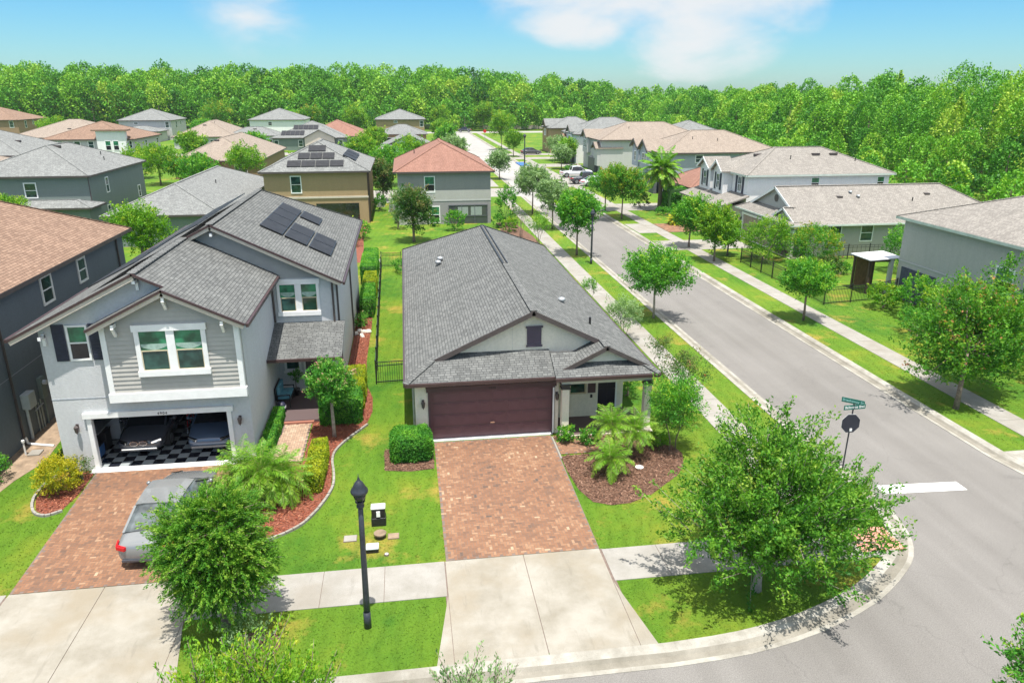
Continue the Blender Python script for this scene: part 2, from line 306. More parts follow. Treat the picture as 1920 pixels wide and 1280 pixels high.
leaves('lf_red', [(0, (.026, .125, .014)), (.5, (.085, .26, .018)), (.84, (.19, .36, .025)), (.95, (.40, .30, .06)), (1, (.46, .19, .09))])
leaves('lf_orange', [(0, (0.028, 0.153, 0.017)), (.45, (0.084, 0.280, 0.019)), (.75, (0.250, 0.344, 0.025)), (1, (0.384, 0.280, 0.035))])
leaves('lf_gold', [(0, (0.122, 0.216, 0.014)), (.4, (0.364, 0.356, 0.014)), (.8, (0.496, 0.453, 0.014)), (1, (0.496, 0.323, 0.023))])
leaves('lf_hedge', [(0, (0.027, 0.149, 0.019)), (.5, (0.073, 0.271, 0.026)), (1, (0.202, 0.438, 0.041))])
leaves('lf_hedgey', [(0, (0.088, 0.200, 0.013)), (.5, (0.265, 0.341, 0.015)), (1, (0.464, 0.470, 0.023))])
leaves('lf_magn', [(0, (0.026, 0.110, 0.019)), (.5, (0.077, 0.176, 0.031)), (.8, (0.168, 0.176, 0.056)), (1, (0.285, 0.191, 0.088))])
leaves('lf_sage', [(0, (0.090, 0.188, 0.068)), (.5, (0.193, 0.314, 0.119)), (1, (0.360, 0.486, 0.255))])
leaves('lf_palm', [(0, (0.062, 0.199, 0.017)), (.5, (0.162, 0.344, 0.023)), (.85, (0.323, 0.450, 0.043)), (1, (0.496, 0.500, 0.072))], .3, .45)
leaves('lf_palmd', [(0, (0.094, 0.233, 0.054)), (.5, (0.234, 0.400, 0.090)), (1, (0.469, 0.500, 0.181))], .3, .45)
leaves('lf_bloom', [(0, (0.027, 0.147, 0.019)), (.5, (0.069, 0.265, 0.025)), (.85, (0.193, 0.397, 0.048)), (.93, (0.496, 0.500, 0.255)), (1, (0.496, 0.235, 0.207))])
leaves('lf_forest', [(0, (.022, .110, .012)), (.3, (.060, .230, .018)), (.6, (.145, .370, .024)), (.85, (.260, .450, .035)), (1, (.350, .470, .055))], .2)
M['blade'] = M['grass']
# ================================================================ GROUND
def inpoly(X, Y, poly):
    r = np.zeros(len(X), bool); n = len(poly)
    for i in range(n):
        x1, y1 = poly[i][:2]; x2, y2 = poly[(i+1) % n][:2]
        if y1 == y2: continue
        c = ((y1 > Y) != (y2 > Y)) & (X < (x2-x1)*(Y-y1)/(y2-y1)+x1); r ^= c
    return r
def rect(x0, x1, y0, y1): return [(x0, y0), (x1, y0), (x1, y1), (x0, y1)]
def sheet(name, mat, polys, z, t=None, **kw):
    mb = MB()
    for p in polys:
        if t: mb.slab([(x, y, z) for x, y in p], t)
        else: mb.poly([(x, y, z) for x, y in p])
    return struct(mb, name, mat, **kw)
HARD = []
g = MB(); g.poly([(-2500, -300, -.165), (2500, -300, -.165), (2500, 4000, -.165), (-2500, 4000, -.165)]); struct(g, 'ground', M['grass'])
M['asph2'] = pm('asphalt_painted_sheen', (.30, .29, .275), .9, .12, .3)  # far asphalt painted paler, imitating sheen at a grazing view
sheet('road', [M['asphalt']], [rect(-300, 300, -40, 16), rect(10, 28, 16, 92)], -.12)
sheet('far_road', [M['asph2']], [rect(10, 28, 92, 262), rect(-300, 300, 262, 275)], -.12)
WK = [(-300, 15.0), (6.2, 15.0), (8.2, 15.15), (10.2, 15.6), (12.3, 16.45), (14.0, 17.6), (14.85, 18.5), (15.3, 19.6), (15.5, 21), (15.55, 23), (15.55, 95), (15.55, 101.0)]
WN = [(15.55, 111), (15.55, 176)]; WN2 = [(15.55, 185), (15.55, 262)]
EK = [(300, 17.2), (29, 17.2), (26.2, 17.7), (24.4, 19.2), (23.5, 21.2), (23.1, 23.4), (23.05, 30), (23.05, 262)]
sheet('lawn_west', [M['grass']], [WK + [(-300, 101)], rect(-300, 15.55, 111, 176), rect(-300, 15.55, 185, 262)], 0, .16)
sheet('lawn_east', [M['grass']], [[(300, 262)] + EK[::1]], 0, .16)
sheet('lawn_far', [M['grass']], [rect(-600, 600, 275, 420)], 0, .16)
sheet('lane', [M['walk']], [rect(-300, 15, 101, 111), rect(-300, 15, 176, 185)], -.11)
def kerb(path, side):      # rolled kerb and gutter swept along the lawn edge
    prof = [(-.02, .0), (-.02, .022), (.16, .018), (.27, -.030), (.36, -.098), (.55, -.110), (.70, -.104), (.70, -.15)]
    mb = MB(); rows = []; P = [Vector((x, y, 0)) for x, y in path]
    for i, p in enumerate(P):
        d1 = (P[min(i+1, len(P)-1)]-P[max(i, 0)]) if i < len(P)-1 else (P[i]-P[i-1]); d0 = (P[i]-P[i-1]) if i else d1
        d = (d0.normalized()+d1.normalized()).normalized(); n = Vector((d.y, -d.x, 0))*side
        k = 1/max(.5, d.dot(d1.normalized())); rows.append([p + n*o*k + Vector((0, 0, z)) for o, z in prof])
    for i in range(len(rows)-1):
        for j in range(len(prof)-1):
            q = [rows[i][j], rows[i][j+1], rows[i+1][j+1], rows[i+1][j]]; mb.mi = 1 if j in (3, 4) else 0; mb.poly(q if side < 0 else q[::-1])
    return mb
def dense(path, step=1.2):   # round the corners of a path a little
    P = [Vector((x, y, 0)) for x, y in path]; o = [path[0]]
    for i in range(len(P)-1):
        a = P[max(i-1, 0)]; b = P[i]; c = P[i+1]; d = P[min(i+2, len(P)-1)]
        if (c-b).length > 6: o.append((c.x, c.y)); continue
        for k in (1/3, 2/3, 1):
            t = k; m0 = (c-a)/2 if (b-a).length < 6 else (c-b)*.5; m1 = (d-b)/2 if (d-c).length < 6 else (c-b)*.5
            q = (2*t**3-3*t**2+1)*b+(t**3-2*t**2+t)*m0+(-2*t**3+3*t**2)*c+(t**3-t**2)*m1; o.append((q.x, q.y))
    return o
M['gutterpan'] = concrete('gutter_pan', (.17, .155, .125), (.27, .25, .21), (.13, .12, .09), 1.1)
struct(kerb(dense(WK), 1), 'kerb', [M['kerb'], M['gutterpan']])
struct(kerb(WN, 1), 'kerb', [M['kerb'], M['gutterpan']]); struct(kerb(WN2, 1), 'kerb', [M['kerb'], M['gutterpan']]); struct(kerb(dense(EK), -1), 'kerb', [M['kerb'], M['gutterpan']])
# --- concrete walks in panels
def panels(mb, x0, x1, y0, y1, step, axis, z=.02):
    a0, a1 = (x0, x1) if axis == 'x' else (y0, y1); n = max(1, round((a1-a0)/step)); s = (a1-a0)/n
    for i in range(n):
        u0 = a0+i*s+.008; u1 = a0+(i+1)*s-.008
        if axis == 'x': mb.box(u0, u1, y0, y1, -.03, z)
        else: mb.box(x0, x1, u0, u1, -.03, z)
sheet('walk_joint', [M['sand']], [rect(-6.5, .68, 17.72, 19.33), rect(5.55, 13.9, 17.72, 19.3), rect(12.62, 13.93, 19.4, 98), rect(25.02, 26.28, 24, 96), rect(-11.7, -6.5, 15.1, 19.5), rect(.7, 5.52, 15.1, 19.33)], .006)
sheet('walk_joint', [M['sand']], [rect(.62, .76, 15.05, 19.34), rect(5.46, 5.62, 15.05, 19.34), rect(-6.56, -6.44, 15.05, 19.4), rect(-11.8, -11.65, 15.05, 19.4)], .010)
mb = MB(); panels(mb, -6.48, .67, 17.7, 19.35, 1.75, 'x'); panels(mb, -40, -11.75, 17.7, 19.5, 1.75, 'x')
panels(mb, 5.57, 14.3, 17.72, 19.3, 1.8, 'x'); panels(mb, 12.6, 13.95, 19.32, 100, 1.55, 'y'); panels(mb, 12.6, 13.95, 112, 175, 3, 'y'); panels(mb, 25, 26.3, 21.5, 262, 1.55, 'y')
struct(mb, 'sidewalk', M['walk'])
HARD += [rect(-40, -11.7, 17.65, 19.5), rect(-6.6, .75, 17.65, 19.4), rect(5.5, 14.3, 17.65, 19.35), rect(12.55, 14.0, 19, 300), rect(24.95, 26.35, 20, 300)]
mb = MB()
for x0, x1 in ((.70, 3.09), (3.11, 5.50)): mb.box(x0, x1, 15.02, 19.345, -.03, .022)
mb.slab([(.25, 15.02, .022), (.685, 15.02, .022), (.685, 17.68, .022)], .05); mb.slab([(5.515, 15.02, .022), (5.98, 15.02, .022), (5.515, 17.7, .022)], .05)
for x0, x1 in ((-11.7, -9.13), (-9.11, -6.5)): mb.box(x0, x1, 15.02, 19.5, -.03, .022)
mb.slab([(-12.2, 15.02, .022), (-11.715, 15.02, .022), (-11.715, 17.68, .022)], .05); mb.slab([(-6.485, 15.02, .022), (-6.0, 15.02, .022), (-6.485, 17.68, .022)], .05)
struct(mb, 'driveway_apron', M['concrete'])
HARD += [[(.2, 15), (6.05, 15), (5.55, 17.7), (5.55, 19.4), (.65, 19.4), (.65, 17.7)], [(-12.2, 15), (-6, 15), (-6.45, 17.7), (-6.45, 19.5), (-11.75, 19.5), (-11.75, 17.7)]]
mb = MB(); mb.box(13.6, 15.05, 18.0, 19.25, -.03, .026); struct(mb, 'kerb_ramp', pm('ramp_tile', (.56, .25, .19), .8, .1, 9, .5, 30))
mb = MB(); mb.poly([(16.6, 21.35, -.116), (19.75, 21.2, -.116), (19.75, 21.8, -.116), (16.6, 21.95, -.116)]); struct(mb, 'stop_line', M['paint_white'])
# --- east side and far driveways
mb = MB()
for y0, y1, x1 in ((63.2, 67.6, 31.4), (71.8, 77.2, 25), (86.5, 92, 33), (110, 118, 34), (120, 127, 34), (141, 147, 34), (150, 152.5, 25), (158, 163, 34), (168, 173, 34)):
    mb.box(23.2, 24.98, y0, y1, -.03, .024)
    if x1 > 26: mb.box(26.32, x1, y0, y1, -.03, .024)
    HARD.append(rect(23.2, x1, y0, y1))
for x0, x1, y0, y1 in ((-23.2, -16.6, 185, 190.3), (-17, -10.5, 185, 196), (-8, 8, 185, 202), (-3.9, -1.7, 97, 101), (-30, -25, 111, 129), (-60, -54, 111, 143)): mb.box(x0, x1, y0, y1, -.03, .024)
struct(mb, 'concrete_driveway', M['walk'])
rs = np.random.RandomState(7)
def facemesh(name, co, nf, mat, tint, parent=None, **kw):    # co: (nf*4,3) quads, tint per face
    me = bpy.data.meshes.new(name); me.vertices.add(nf*4); me.vertices.foreach_set('co', np.asarray(co, np.float32).ravel())
    me.loops.add(nf*4); me.loops.foreach_set('vertex_index', np.arange(nf*4, dtype=np.int32))
    me.polygons.add(nf); me.polygons.foreach_set('loop_start', np.arange(0, nf*4, 4, dtype=np.int32))
    try: me.polygons.foreach_set('loop_total', np.full(nf, 4, np.int32))
    except Exception: pass
    at = me.attributes.new('tint', 'FLOAT', 'FACE'); at.data.foreach_set('value', np.asarray(tint, np.float32)); me.materials.append(mat); me.update(calc_edges=True)
    o = bpy.data.objects.new(name, me); C.objects.link(o); o.parent = parent; tag(o, **kw); return o
def pavers(name, polyg, z, mat, cell=.094, border=True, seed=1, ang=0):
    xs = [p[0] for p in polyg]; ys = [p[1] for p in polyg]; x0, x1, y0, y1 = min(xs), max(xs), min(ys), max(ys)
    sheet(name+'_joint', [M['sand']], [polyg], z-.006); q = []; g = .006; ni = int((x1-x0)/cell)+3; nj = int((y1-y0)/cell)+3
    for i in range(-1, ni):
        for j in range(-1, nj):
            k = (i-j) % 4; a = x0+i*cell; b = y0+j*cell
            if k == 0: q.append((a, a+2*cell, b, b+cell))
            elif k == 3: q.append((a, a+cell, b, b+2*cell))
    q = np.array(q); ok = np.ones(len(q), bool)
    for cx, cy in ((.1, .1), (.9, .1), (.9, .9), (.1, .9)):
        ok &= inpoly(q[:, 0]+(q[:, 1]-q[:, 0])*cx, q[:, 2]+(q[:, 3]-q[:, 2])*cy, polyg)
    q = q[ok]; n = len(q); r = np.random.RandomState(seed); zz = z + r.uniform(-.002, .002, n)
    co = np.zeros((n, 4, 3)); co[:, 0] = np.c_[q[:, 0]+g, q[:, 2]+g, zz]; co[:, 1] = np.c_[q[:, 1]-g, q[:, 2]+g, zz]; co[:, 2] = np.c_[q[:, 1]-g, q[:, 3]-g, zz]; co[:, 3] = np.c_[q[:, 0]+g, q[:, 3]-g, zz]
    base = np.array([noise.noise(Vector((a*.6, b*.6, seed))) for a, b in zip(q[:, 0], q[:, 2])])
    facemesh(name, co.reshape(-1, 3), n, mat, np.clip(.52+base*.28+r.normal(0, .15, n), 0, 1), kind='structure')
D1 = [(.72, 19.36), (5.52, 19.36), (5.55, 27.5), (.70, 27.5)]; D2 = [(-11.7, 19.52), (-6.55, 19.52), (-6.75, 26.9), (-12.0, 26.9)]
pavers('paver_driveway', D1, .026, M['paver']); pavers('paver_driveway', D2, .026, M['paver'], seed=3); HARD += [D1, D2]
P1 = [(5.62, 25.75), (7.3, 25.75), (7.3, 27.0), (5.62, 27.0)]; pavers('paver_path', P1, .03, M['paver'], seed=5); HARD.append(P1)
P2 = [(-5.75, 26.6), (-4.45, 26.6), (-4.45, 30.15), (-5.6, 30.15)]; pavers('paver_path', P2, .035, M['paver_tan'], seed=6)
P4 = [(26.35, 71.9), (34, 71.9), (34, 77), (26.35, 77)]; pavers('paver_driveway', P4, .026, M['paver'], cell=.2, seed=8); HARD.append(P4)
mb = MB(); mb.box(5.53, 5.60, 25.4, 27.3, -.02, .04); struct(mb, 'path_edging', M['walk'])
# --- planting beds
BED1 = [(5.58, 25.6), (5.58, 24.4), (5.7, 23.0), (6.0, 22.1), (6.6, 21.8), (7.3, 21.85), (8.2, 22.3), (9.0, 23.0), (9.6, 23.5), (10.1, 24.2), (10.4, 25.2), (10.1, 26.4), (9.6, 27.0), (7.4, 27.0), (7.35, 25.7)]
BED1b = [(5.62, 27.02), (9.6, 27.02), (9.6, 27.42), (5.62, 27.42)]
BEDR = [(-6.45, 26.4), (-6.5, 22.0), (-5.9, 21.3), (-5.2, 21.2), (-4.6, 21.5), (-4.0, 22.0), (-3.6, 22.8), (-3.3, 23.6), (-3.15, 24.4), (-3.2, 25.4), (-3.32, 26.4), (-3.3, 27.2), (-3.0, 28.1), (-2.6, 28.8), (-2.1, 29.7), (-1.9, 31), (-1.95, 32.6), (-2.3, 34.2), (-2.45, 38), (-2.4, 44), (-2.6, 54), (-3.38, 54.5), (-3.35, 33.4), (-4.4, 33.4), (-4.4, 26.5), (-5.8, 26.5), (-5.8, 30.2), (-6.2, 30.2)]
BEDL = [(-12.05, 26.95), (-12.0, 25.2), (-12.15, 24.1), (-12.55, 23.85), (-13.0, 24.2), (-13.35, 25.0), (-13.4, 26.0), (-13.1, 26.95)]
DIRT = [(-15.8, 34), (-15.8, 22), (-15.1, 24), (-14.75, 26.5), (-14.3, 28), (-14.5, 30), (-14.4, 32), (-13.3, 33), (-13.3, 36), (-15.8, 36)]
BEDH = [(-1.25, 25.4), (-.3, 25.2), (.62, 25.3), (.66, 27.6), (-.3, 28), (-1.3, 27)]
GBED = [(-5.4, 62), (-4.0, 62), (-3.9, 66), (-4.2, 72), (-4.0, 81), (-5.4, 81)]
WBED = [(9.5, 70), (12.3, 66), (12.3, 72), (11.5, 80), (9.6, 80)]
sheet('mulch_bed', [M['mulch']], [BED1, BED1b, BEDH, WBED], .012); sheet('red_mulch_bed', [M['redmulch']], [BEDR, BEDL, GBED], .012); sheet('dirt_bed', [M['dirt']], [DIRT], .012)
HARD += [BED1, BED1b, BEDH, BEDR, BEDL, DIRT, GBED, WBED]
def chips(name, polys, dens, mat, seed, size=.07):
    r = np.random.RandomState(seed); out = []
    for p in polys:
        xs = [a[0] for a in p]; ys = [a[1] for a in p]; n = int((max(xs)-min(xs))*(max(ys)-min(ys))*dens); X = r.uniform(min(xs), max(xs), n); Y = r.uniform(min(ys), max(ys), n); k = inpoly(X, Y, p); out.append(np.c_[X[k], Y[k]])
    P = np.vstack(out); n = len(P); a = r.uniform(0, 6.28, n); ln = size*r.uniform(.5, 1.4, n); w = ln*r.uniform(.15, .4, n); dz = r.uniform(-.6, .6, n)*ln; c = np.c_[P, r.uniform(.02, .045, n)+abs(dz)/2]
    u = np.c_[np.cos(a)*ln, np.sin(a)*ln, dz]; v = np.c_[-np.sin(a)*w, np.cos(a)*w, r.uniform(-.5, .5, n)*w]
    co = np.stack([c-u/2-v/2, c+u/2-v/2, c+u/2+v/2, c-u/2+v/2], 1); facemesh(name, co.reshape(-1, 3), n, mat, r.beta(1.6, 1.9, n), kind='stuff', label='loose bark chips of the planting beds' if mat == M['chips'] else 'loose red bark chips beside the grey house', cat='mulch')
chips('mulch_chips', [BED1, BED1b, BEDH], 420, M['chips'], 1); chips('red_mulch_chips', [[p for p in BEDR], BEDL], 260, M['redchips'], 2)
# --- grass blades of the near lawns
def blades(seed=11):
    r = np.random.RandomState(seed); out = []
    for (x0, x1, y0, y1, d) in ((-16, 16, 14.9, 20, 240), (-16, 16, 20, 30, 170), (-16, 16, 30, 42, 90), (-5, 16, 42, 62, 50), (22.9, 36, 18, 45, 60)):
        n = int((x1-x0)*(y1-y0)*d); X = r.uniform(x0, x1, n); Y = r.uniform(y0, y1, n); k = np.ones(n, bool)
        if x0 < 20: k &= inpoly(X, Y, [(a-.03*(a > 10), b+.05) for a, b in WK]+[(-300, 101)])
        else: k &= inpoly(X, Y, [(300, 262)]+EK)
        for h in HARD+[rect(-.05, 9.35, 27.7, 53.3), rect(-13.15, -3.4, 33.5, 50), rect(-13.15, -6.15, 26.9, 34), rect(-40, -15.75, 20, 60), rect(33.7, 60, 20, 47), rect(5.8, 9.7, 27, 30), rect(-6.2, -3.4, 30, 34)]: k &= ~inpoly(X, Y, h)
        out.append(np.c_[X[k], Y[k], np.full(k.sum(), .035+.0009*y1)])
    P = np.vstack(out); n = len(P); a = r.uniform(0, 6.28, n); h = r.uniform(.35, 1.0, n)*.034; w = P[:, 2]*r.uniform(.4, .9, n)
    lx = r.normal(0, .03, n); ly = r.normal(0, .03, n); c = np.c_[P[:, :2], np.zeros(n)-.004]; v = np.c_[np.cos(a)*w/2, np.sin(a)*w/2, np.zeros(n)]; u = np.c_[lx, ly, h]
    co = np.stack([c-v, c+v, c+u+v*.35, c+u-v*.35], 1); facemesh('grass', co.reshape(-1, 3), n, M['blade'], r.rand(n), kind='stuff', label='short grass blades of the mown lawns', cat='grass'); print('blades', n)
blades()
# ================================================================ HOUSES
def fx(face, plane, u, d, z):       # point on a facade: u along it, d outward
    if face == 'S': return (u, plane-d, z)
    if face == 'N': return (u, plane+d, z)
    if face == 'E': return (plane+d, u, z)
    return (plane-d, u, z)
def fbox(mb, face, plane, u0, u1, z0, z1, d0, d1):
    a = fx(face, plane, u0, d0, z0); b = fx(face, plane, u1, d1, z1)
    mb.box(min(a[0], b[0]), max(a[0], b[0]), min(a[1], b[1]), max(a[1], b[1]), z0, z1)
def window(par, face, plane, u0, u1, z0, z1, t=.1, trim='white', pane='glass', rail=True, sill=.0, mull=0, curtain=False, dep=.05, label=None):
    mb = MB(); fbox(mb, face, plane, u0, u0+t, z0, z1, -.02, dep); fbox(mb, face, plane, u1-t, u1, z0, z1, -.02, dep)
    fbox(mb, face, plane, u0+t, u1-t, z1-t, z1, -.02, dep); fbox(mb, face, plane, u0+t, u1-t, z0, z0+t, -.02, dep)
    zm = (z0+z1)/2
    if rail: fbox(mb, face, plane, u0+t, u1-t, zm-.025, zm+.025, -.02, dep-.015)
    for i in range(mull):
        um = u0+(u1-u0)*(i+1)/(mull+1); fbox(mb, face, plane, um-.03, um+.03, z0+t, zm-.025, -.02, dep-.018); fbox(mb, face, plane, um-.03, um+.03, zm+.025, z1-t, -.02, dep-.018)
    if sill: fbox(mb, face, plane, u0-.05, u1+.05, z0-.09, z0-.002, -.02, sill)
    fr = mb.build('window', M[trim], par, label=label)
    p = MB(); fbox(p, face, plane, u0+t-.01, u1-t+.01, z0+t-.01, (zm if rail else z1-t+.01), .004, .012); p.build('pane', M[pane] if pane != 'glassg' else M['darkglass'], fr)
    if rail: p = MB(); fbox(p, face, plane, u0+t-.01, u1-t+.01, zm, z1-t+.01, .008, .018); p.build('pane', M[pane], fr)
    return fr
def hiproof(mb, x0, x1, y0, y1, z, s, ridge=None, t=.18):
    w = x1-x0; d = y1-y0
    if w <= d: r = w/2; A = ((x0+x1)/2, y0+r, z+s*r); B = ((x0+x1)/2, y1-r, z+s*r)
    else: r = d/2; A = (x0+r, (y0+y1)/2, z+s*r); B = (x1-r, (y0+y1)/2, z+s*r)
    a, b, c, e = (x0, y0, z), (x1, y0, z), (x1, y1, z), (x0, y1, z)
    if w <= d: fs = [(a, b, A), (b, c, B, A), (c, e, B), (e, a, A, B)]
    else: fs = [(a, b, B, A), (b, c, B), (c, e, A, B), (e, a, A)]
    for f in fs: mb.poly(f)
    k = [(p[0], p[1], z-t) for p in (a, b, c, e)]; q = [a, b, c, e]
    mb.poly(k[::-1]); return A, B
def fascia(mb, x0, x1, y0, y1, z, t=.18, o=.025):
    mb.box(x0-o, x1+o, y0-o, y0-.002, z-t, z-.012); mb.box(x0-o, x1+o, y1+.002, y1+o, z-t, z-.012)
    mb.box(x0-o, x0-.002, y0-.002, y1+.002, z-t, z-.012); mb.box(x1+.002, x1+o, y0-.002, y1+.002, z-t, z-.012)
def caps(mb, segs, w=.28):
    for p, q in segs:
        p = Vector(p); q = Vector(q); n = max(1, int((q-p).length/.3)); 
        for i in range(n):
            a = p.lerp(q, i/n); b = p.lerp(q, (i+1.08)/n); mb.beam((a.x, a.y, a.z+.012), (b.x, b.y, b.z+.03), w, .03)
def capset(par, mat, segs, w=.28, name='ridge_cap'):
    for sg_ in segs: mb = MB(); caps(mb, [sg_], w); mb.build(name, mat, par)
def beams(par, name, mat, segs, w, h, up=(0, 0, 1)):
    for a, b in segs: mb = MB(); mb.beam(a, b, w, h, up); mb.build(name, mat, par)
def house(name, label, x0, x1, y0, y1, ze, wall, roof, s=.42, ov=.42, wins=(), vents=(), trim='white', fas='dark', cat='house', group=None, down=None, capsf=True, lowz=0):
    root = thing(name, label, cat, ((x0+x1)/2, (y0+y1)/2, 0), group)
    mb = MB(); mb.box(x0+ov, x1-ov, y0+ov, y1-ov, lowz-.1, ze-.10); mb.build('wall', M['w_'+wall], root)
    mb = MB(); A, B = hiproof(mb, x0, x1, y0, y1, ze, s); rf = mb.build('roof', M[roof], root)
    mb = MB(); fascia(mb, x0, x1, y0, y1, ze); mb.build('gutter', M[fas], root)
    if capsf:
        c = [(x0, y0, ze), (x1, y0, ze), (x1, y1, ze), (x0, y1, ze)]; 
        near = (A, A, B, B) if (x1-x0) <= (y1-y0) else (A, B, B, A)
        capset(rf, M[roof], [(c[i], near[i]) for i in range(4)]+[(A, B)])
    for w in wins:
        f, u0, u1, z0, z1 = w[:5]; kw = w[5] if len(w) > 5 else {}
        pl = {'S': y0+ov, 'N': y1-ov, 'E': x1-ov, 'W': x0+ov}[f]
        window(root, f, pl, u0, u1, z0, z1, trim=trim, **kw)
    for (vx, vy, kind) in vents:
        z = min(ze+s*min(vx-x0, x1-vx), ze+s*min(vy-y0, y1-vy)); mb = MB()
        if kind == 'p': mb.lathe([(.05, -.1), (.05, .38), (.045, .4)], (vx, vy, z), 8); mb.build('vent_pipe', M['black'], rf)
        else: mb.box(vx-.35, vx+.35, vy-.15, vy+.2, z-.1, z+.12); mb.box(vx-.42, vx+.42, vy-.28, vy-.1, z-.05, z+.16); mb.build('roof_vent', M['dark'], rf)
    for dp in (down or ()):
        mb = MB(); x, y, z1 = dp; mb.tube([(x, y, z1), (x, y, 0)], .05, 6); mb.build('downspout', M['dark'], root)
    root['_'] = 0; del root['_']; return root, A, B
def solar(par, corner, u, v, nu, nv, w, h, name='solar_panel', gap=.03, lift=.09):
    """panels laid on a slope: corner + i*u*w + j*v*h"""
    u = Vector(u).normalized(); v = Vector(v).normalized(); n = u.cross(v).normalized(); c0 = Vector(corner)
    for i in range(nu):
        for j in range(nv):
            a = c0+u*(i*w+gap)+v*(j*h+gap)+n*lift; W = w-2*gap; H = h-2*gap
            mb = MB(); q = [a, a+u*W, a+u*W+v*H, a+v*H]; mb.prism([p-n*.0 for p in q], -n*.04); o = mb.build(name, M['solarf'], par)
            mb = MB(); e = .04; mb.prism([a+u*e+v*e+n*.004, a+u*(W-e)+v*e+n*.004, a+u*(W-e)+v*(H-e)+n*.004, a+u*e+v*(H-e)+n*.004], -n*.003); mb.build('solar_cells', M['solar'], o)
def laps(mb, face, plane, poly, rowh=.16, out=.024):
    """clapboards over a convex facade polygon [(u,z)]"""
    zs = [p[1] for p in poly]; z0, z1 = min(zs), max(zs); k = 0
    def span(z):
        xs = []
        for i in range(len(poly)):
            a = poly[i]; b = poly[(i+1) % len(poly)]
            if (a[1] <= z <= b[1]) or (b[1] <= z <= a[1]):
                if abs(a[1]-b[1]) < 1e-9: xs += [a[0], b[0]]
                else: xs.append(a[0]+(b[0]-a[0])*(z-a[1])/(b[1]-a[1]))
        return (min(xs), max(xs)) if xs else None
    n = math.ceil((z1-z0)/rowh)
    for i in range(n):
        a = z0+i*rowh; b = min(a+rowh, z1); sa = span(a+1e-5); sb = span(b-1e-5)
        if not sa or not sb: continue
        P = [fx(face, plane, sa[0], out, a), fx(face, plane, sa[1], out, a), fx(face, plane, sb[1], 0.002, b), fx(face, plane, sb[0], 0.002, b)]
        mb.poly(P if face in 'SE' else P[::-1]); Q = [fx(face, plane, sa[0], 0, a), fx(face, plane, sa[1], 0, a), P[1], P[0]]; mb.poly(Q if face in 'SE' else Q[::-1])
def lantern(par, x, y, z):
    mb = MB(); mb.box(x-.05, x+.05, y-.03, y, z-.08, z+.12); mb.tube([(x, y-.02, z+.1), (x, y-.10, z+.15), (x, y-.14, z+.10)], .012, 6); mb.lathe([(.01, .12), (.09, .04), (.085, .02), (.06, -.16), (.02, -.2), (.01, -.24)], (x, y-.14, z), 6)
    o = mb.build('wall_lantern', M['dark'], par); mb = MB(); mb.lathe([(.062, .0), (.046, -.13)], (x, y-.145, z), 6); mb.build('lantern_glass', pm('lantern_glass', (.55, .50, .38), .2), o)
def digits(par, txt, x, y, z, size, mat, face='S'):
    cu = bpy.data.curves.new('t', 'FONT'); cu.body = txt; cu.size = size; cu.extrude = .006; cu.align_x = 'CENTER'; cu.space_character = 1.25
    o = bpy.data.objects.new('t', cu); C.objects.link(o); bpy.context.view_layer.update(); me = bpy.data.meshes.new_from_object(o.evaluated_get(bpy.context.evaluated_depsgraph_get())); bpy.data.objects.remove(o); bpy.data.curves.remove(cu)
    off = Vector((0, 0, 0)); p = par
    while p: off += p.location; p = p.parent
    me.transform(Matrix.Rotation(R(90), 4, 'X')); me.transform(Matrix.Translation(Vector((x, y, z))-off)); me.materials.clear(); me.materials.append(mat)
    n = bpy.data.objects.new('house_number', me); C.objects.link(n); n.parent = par; return n

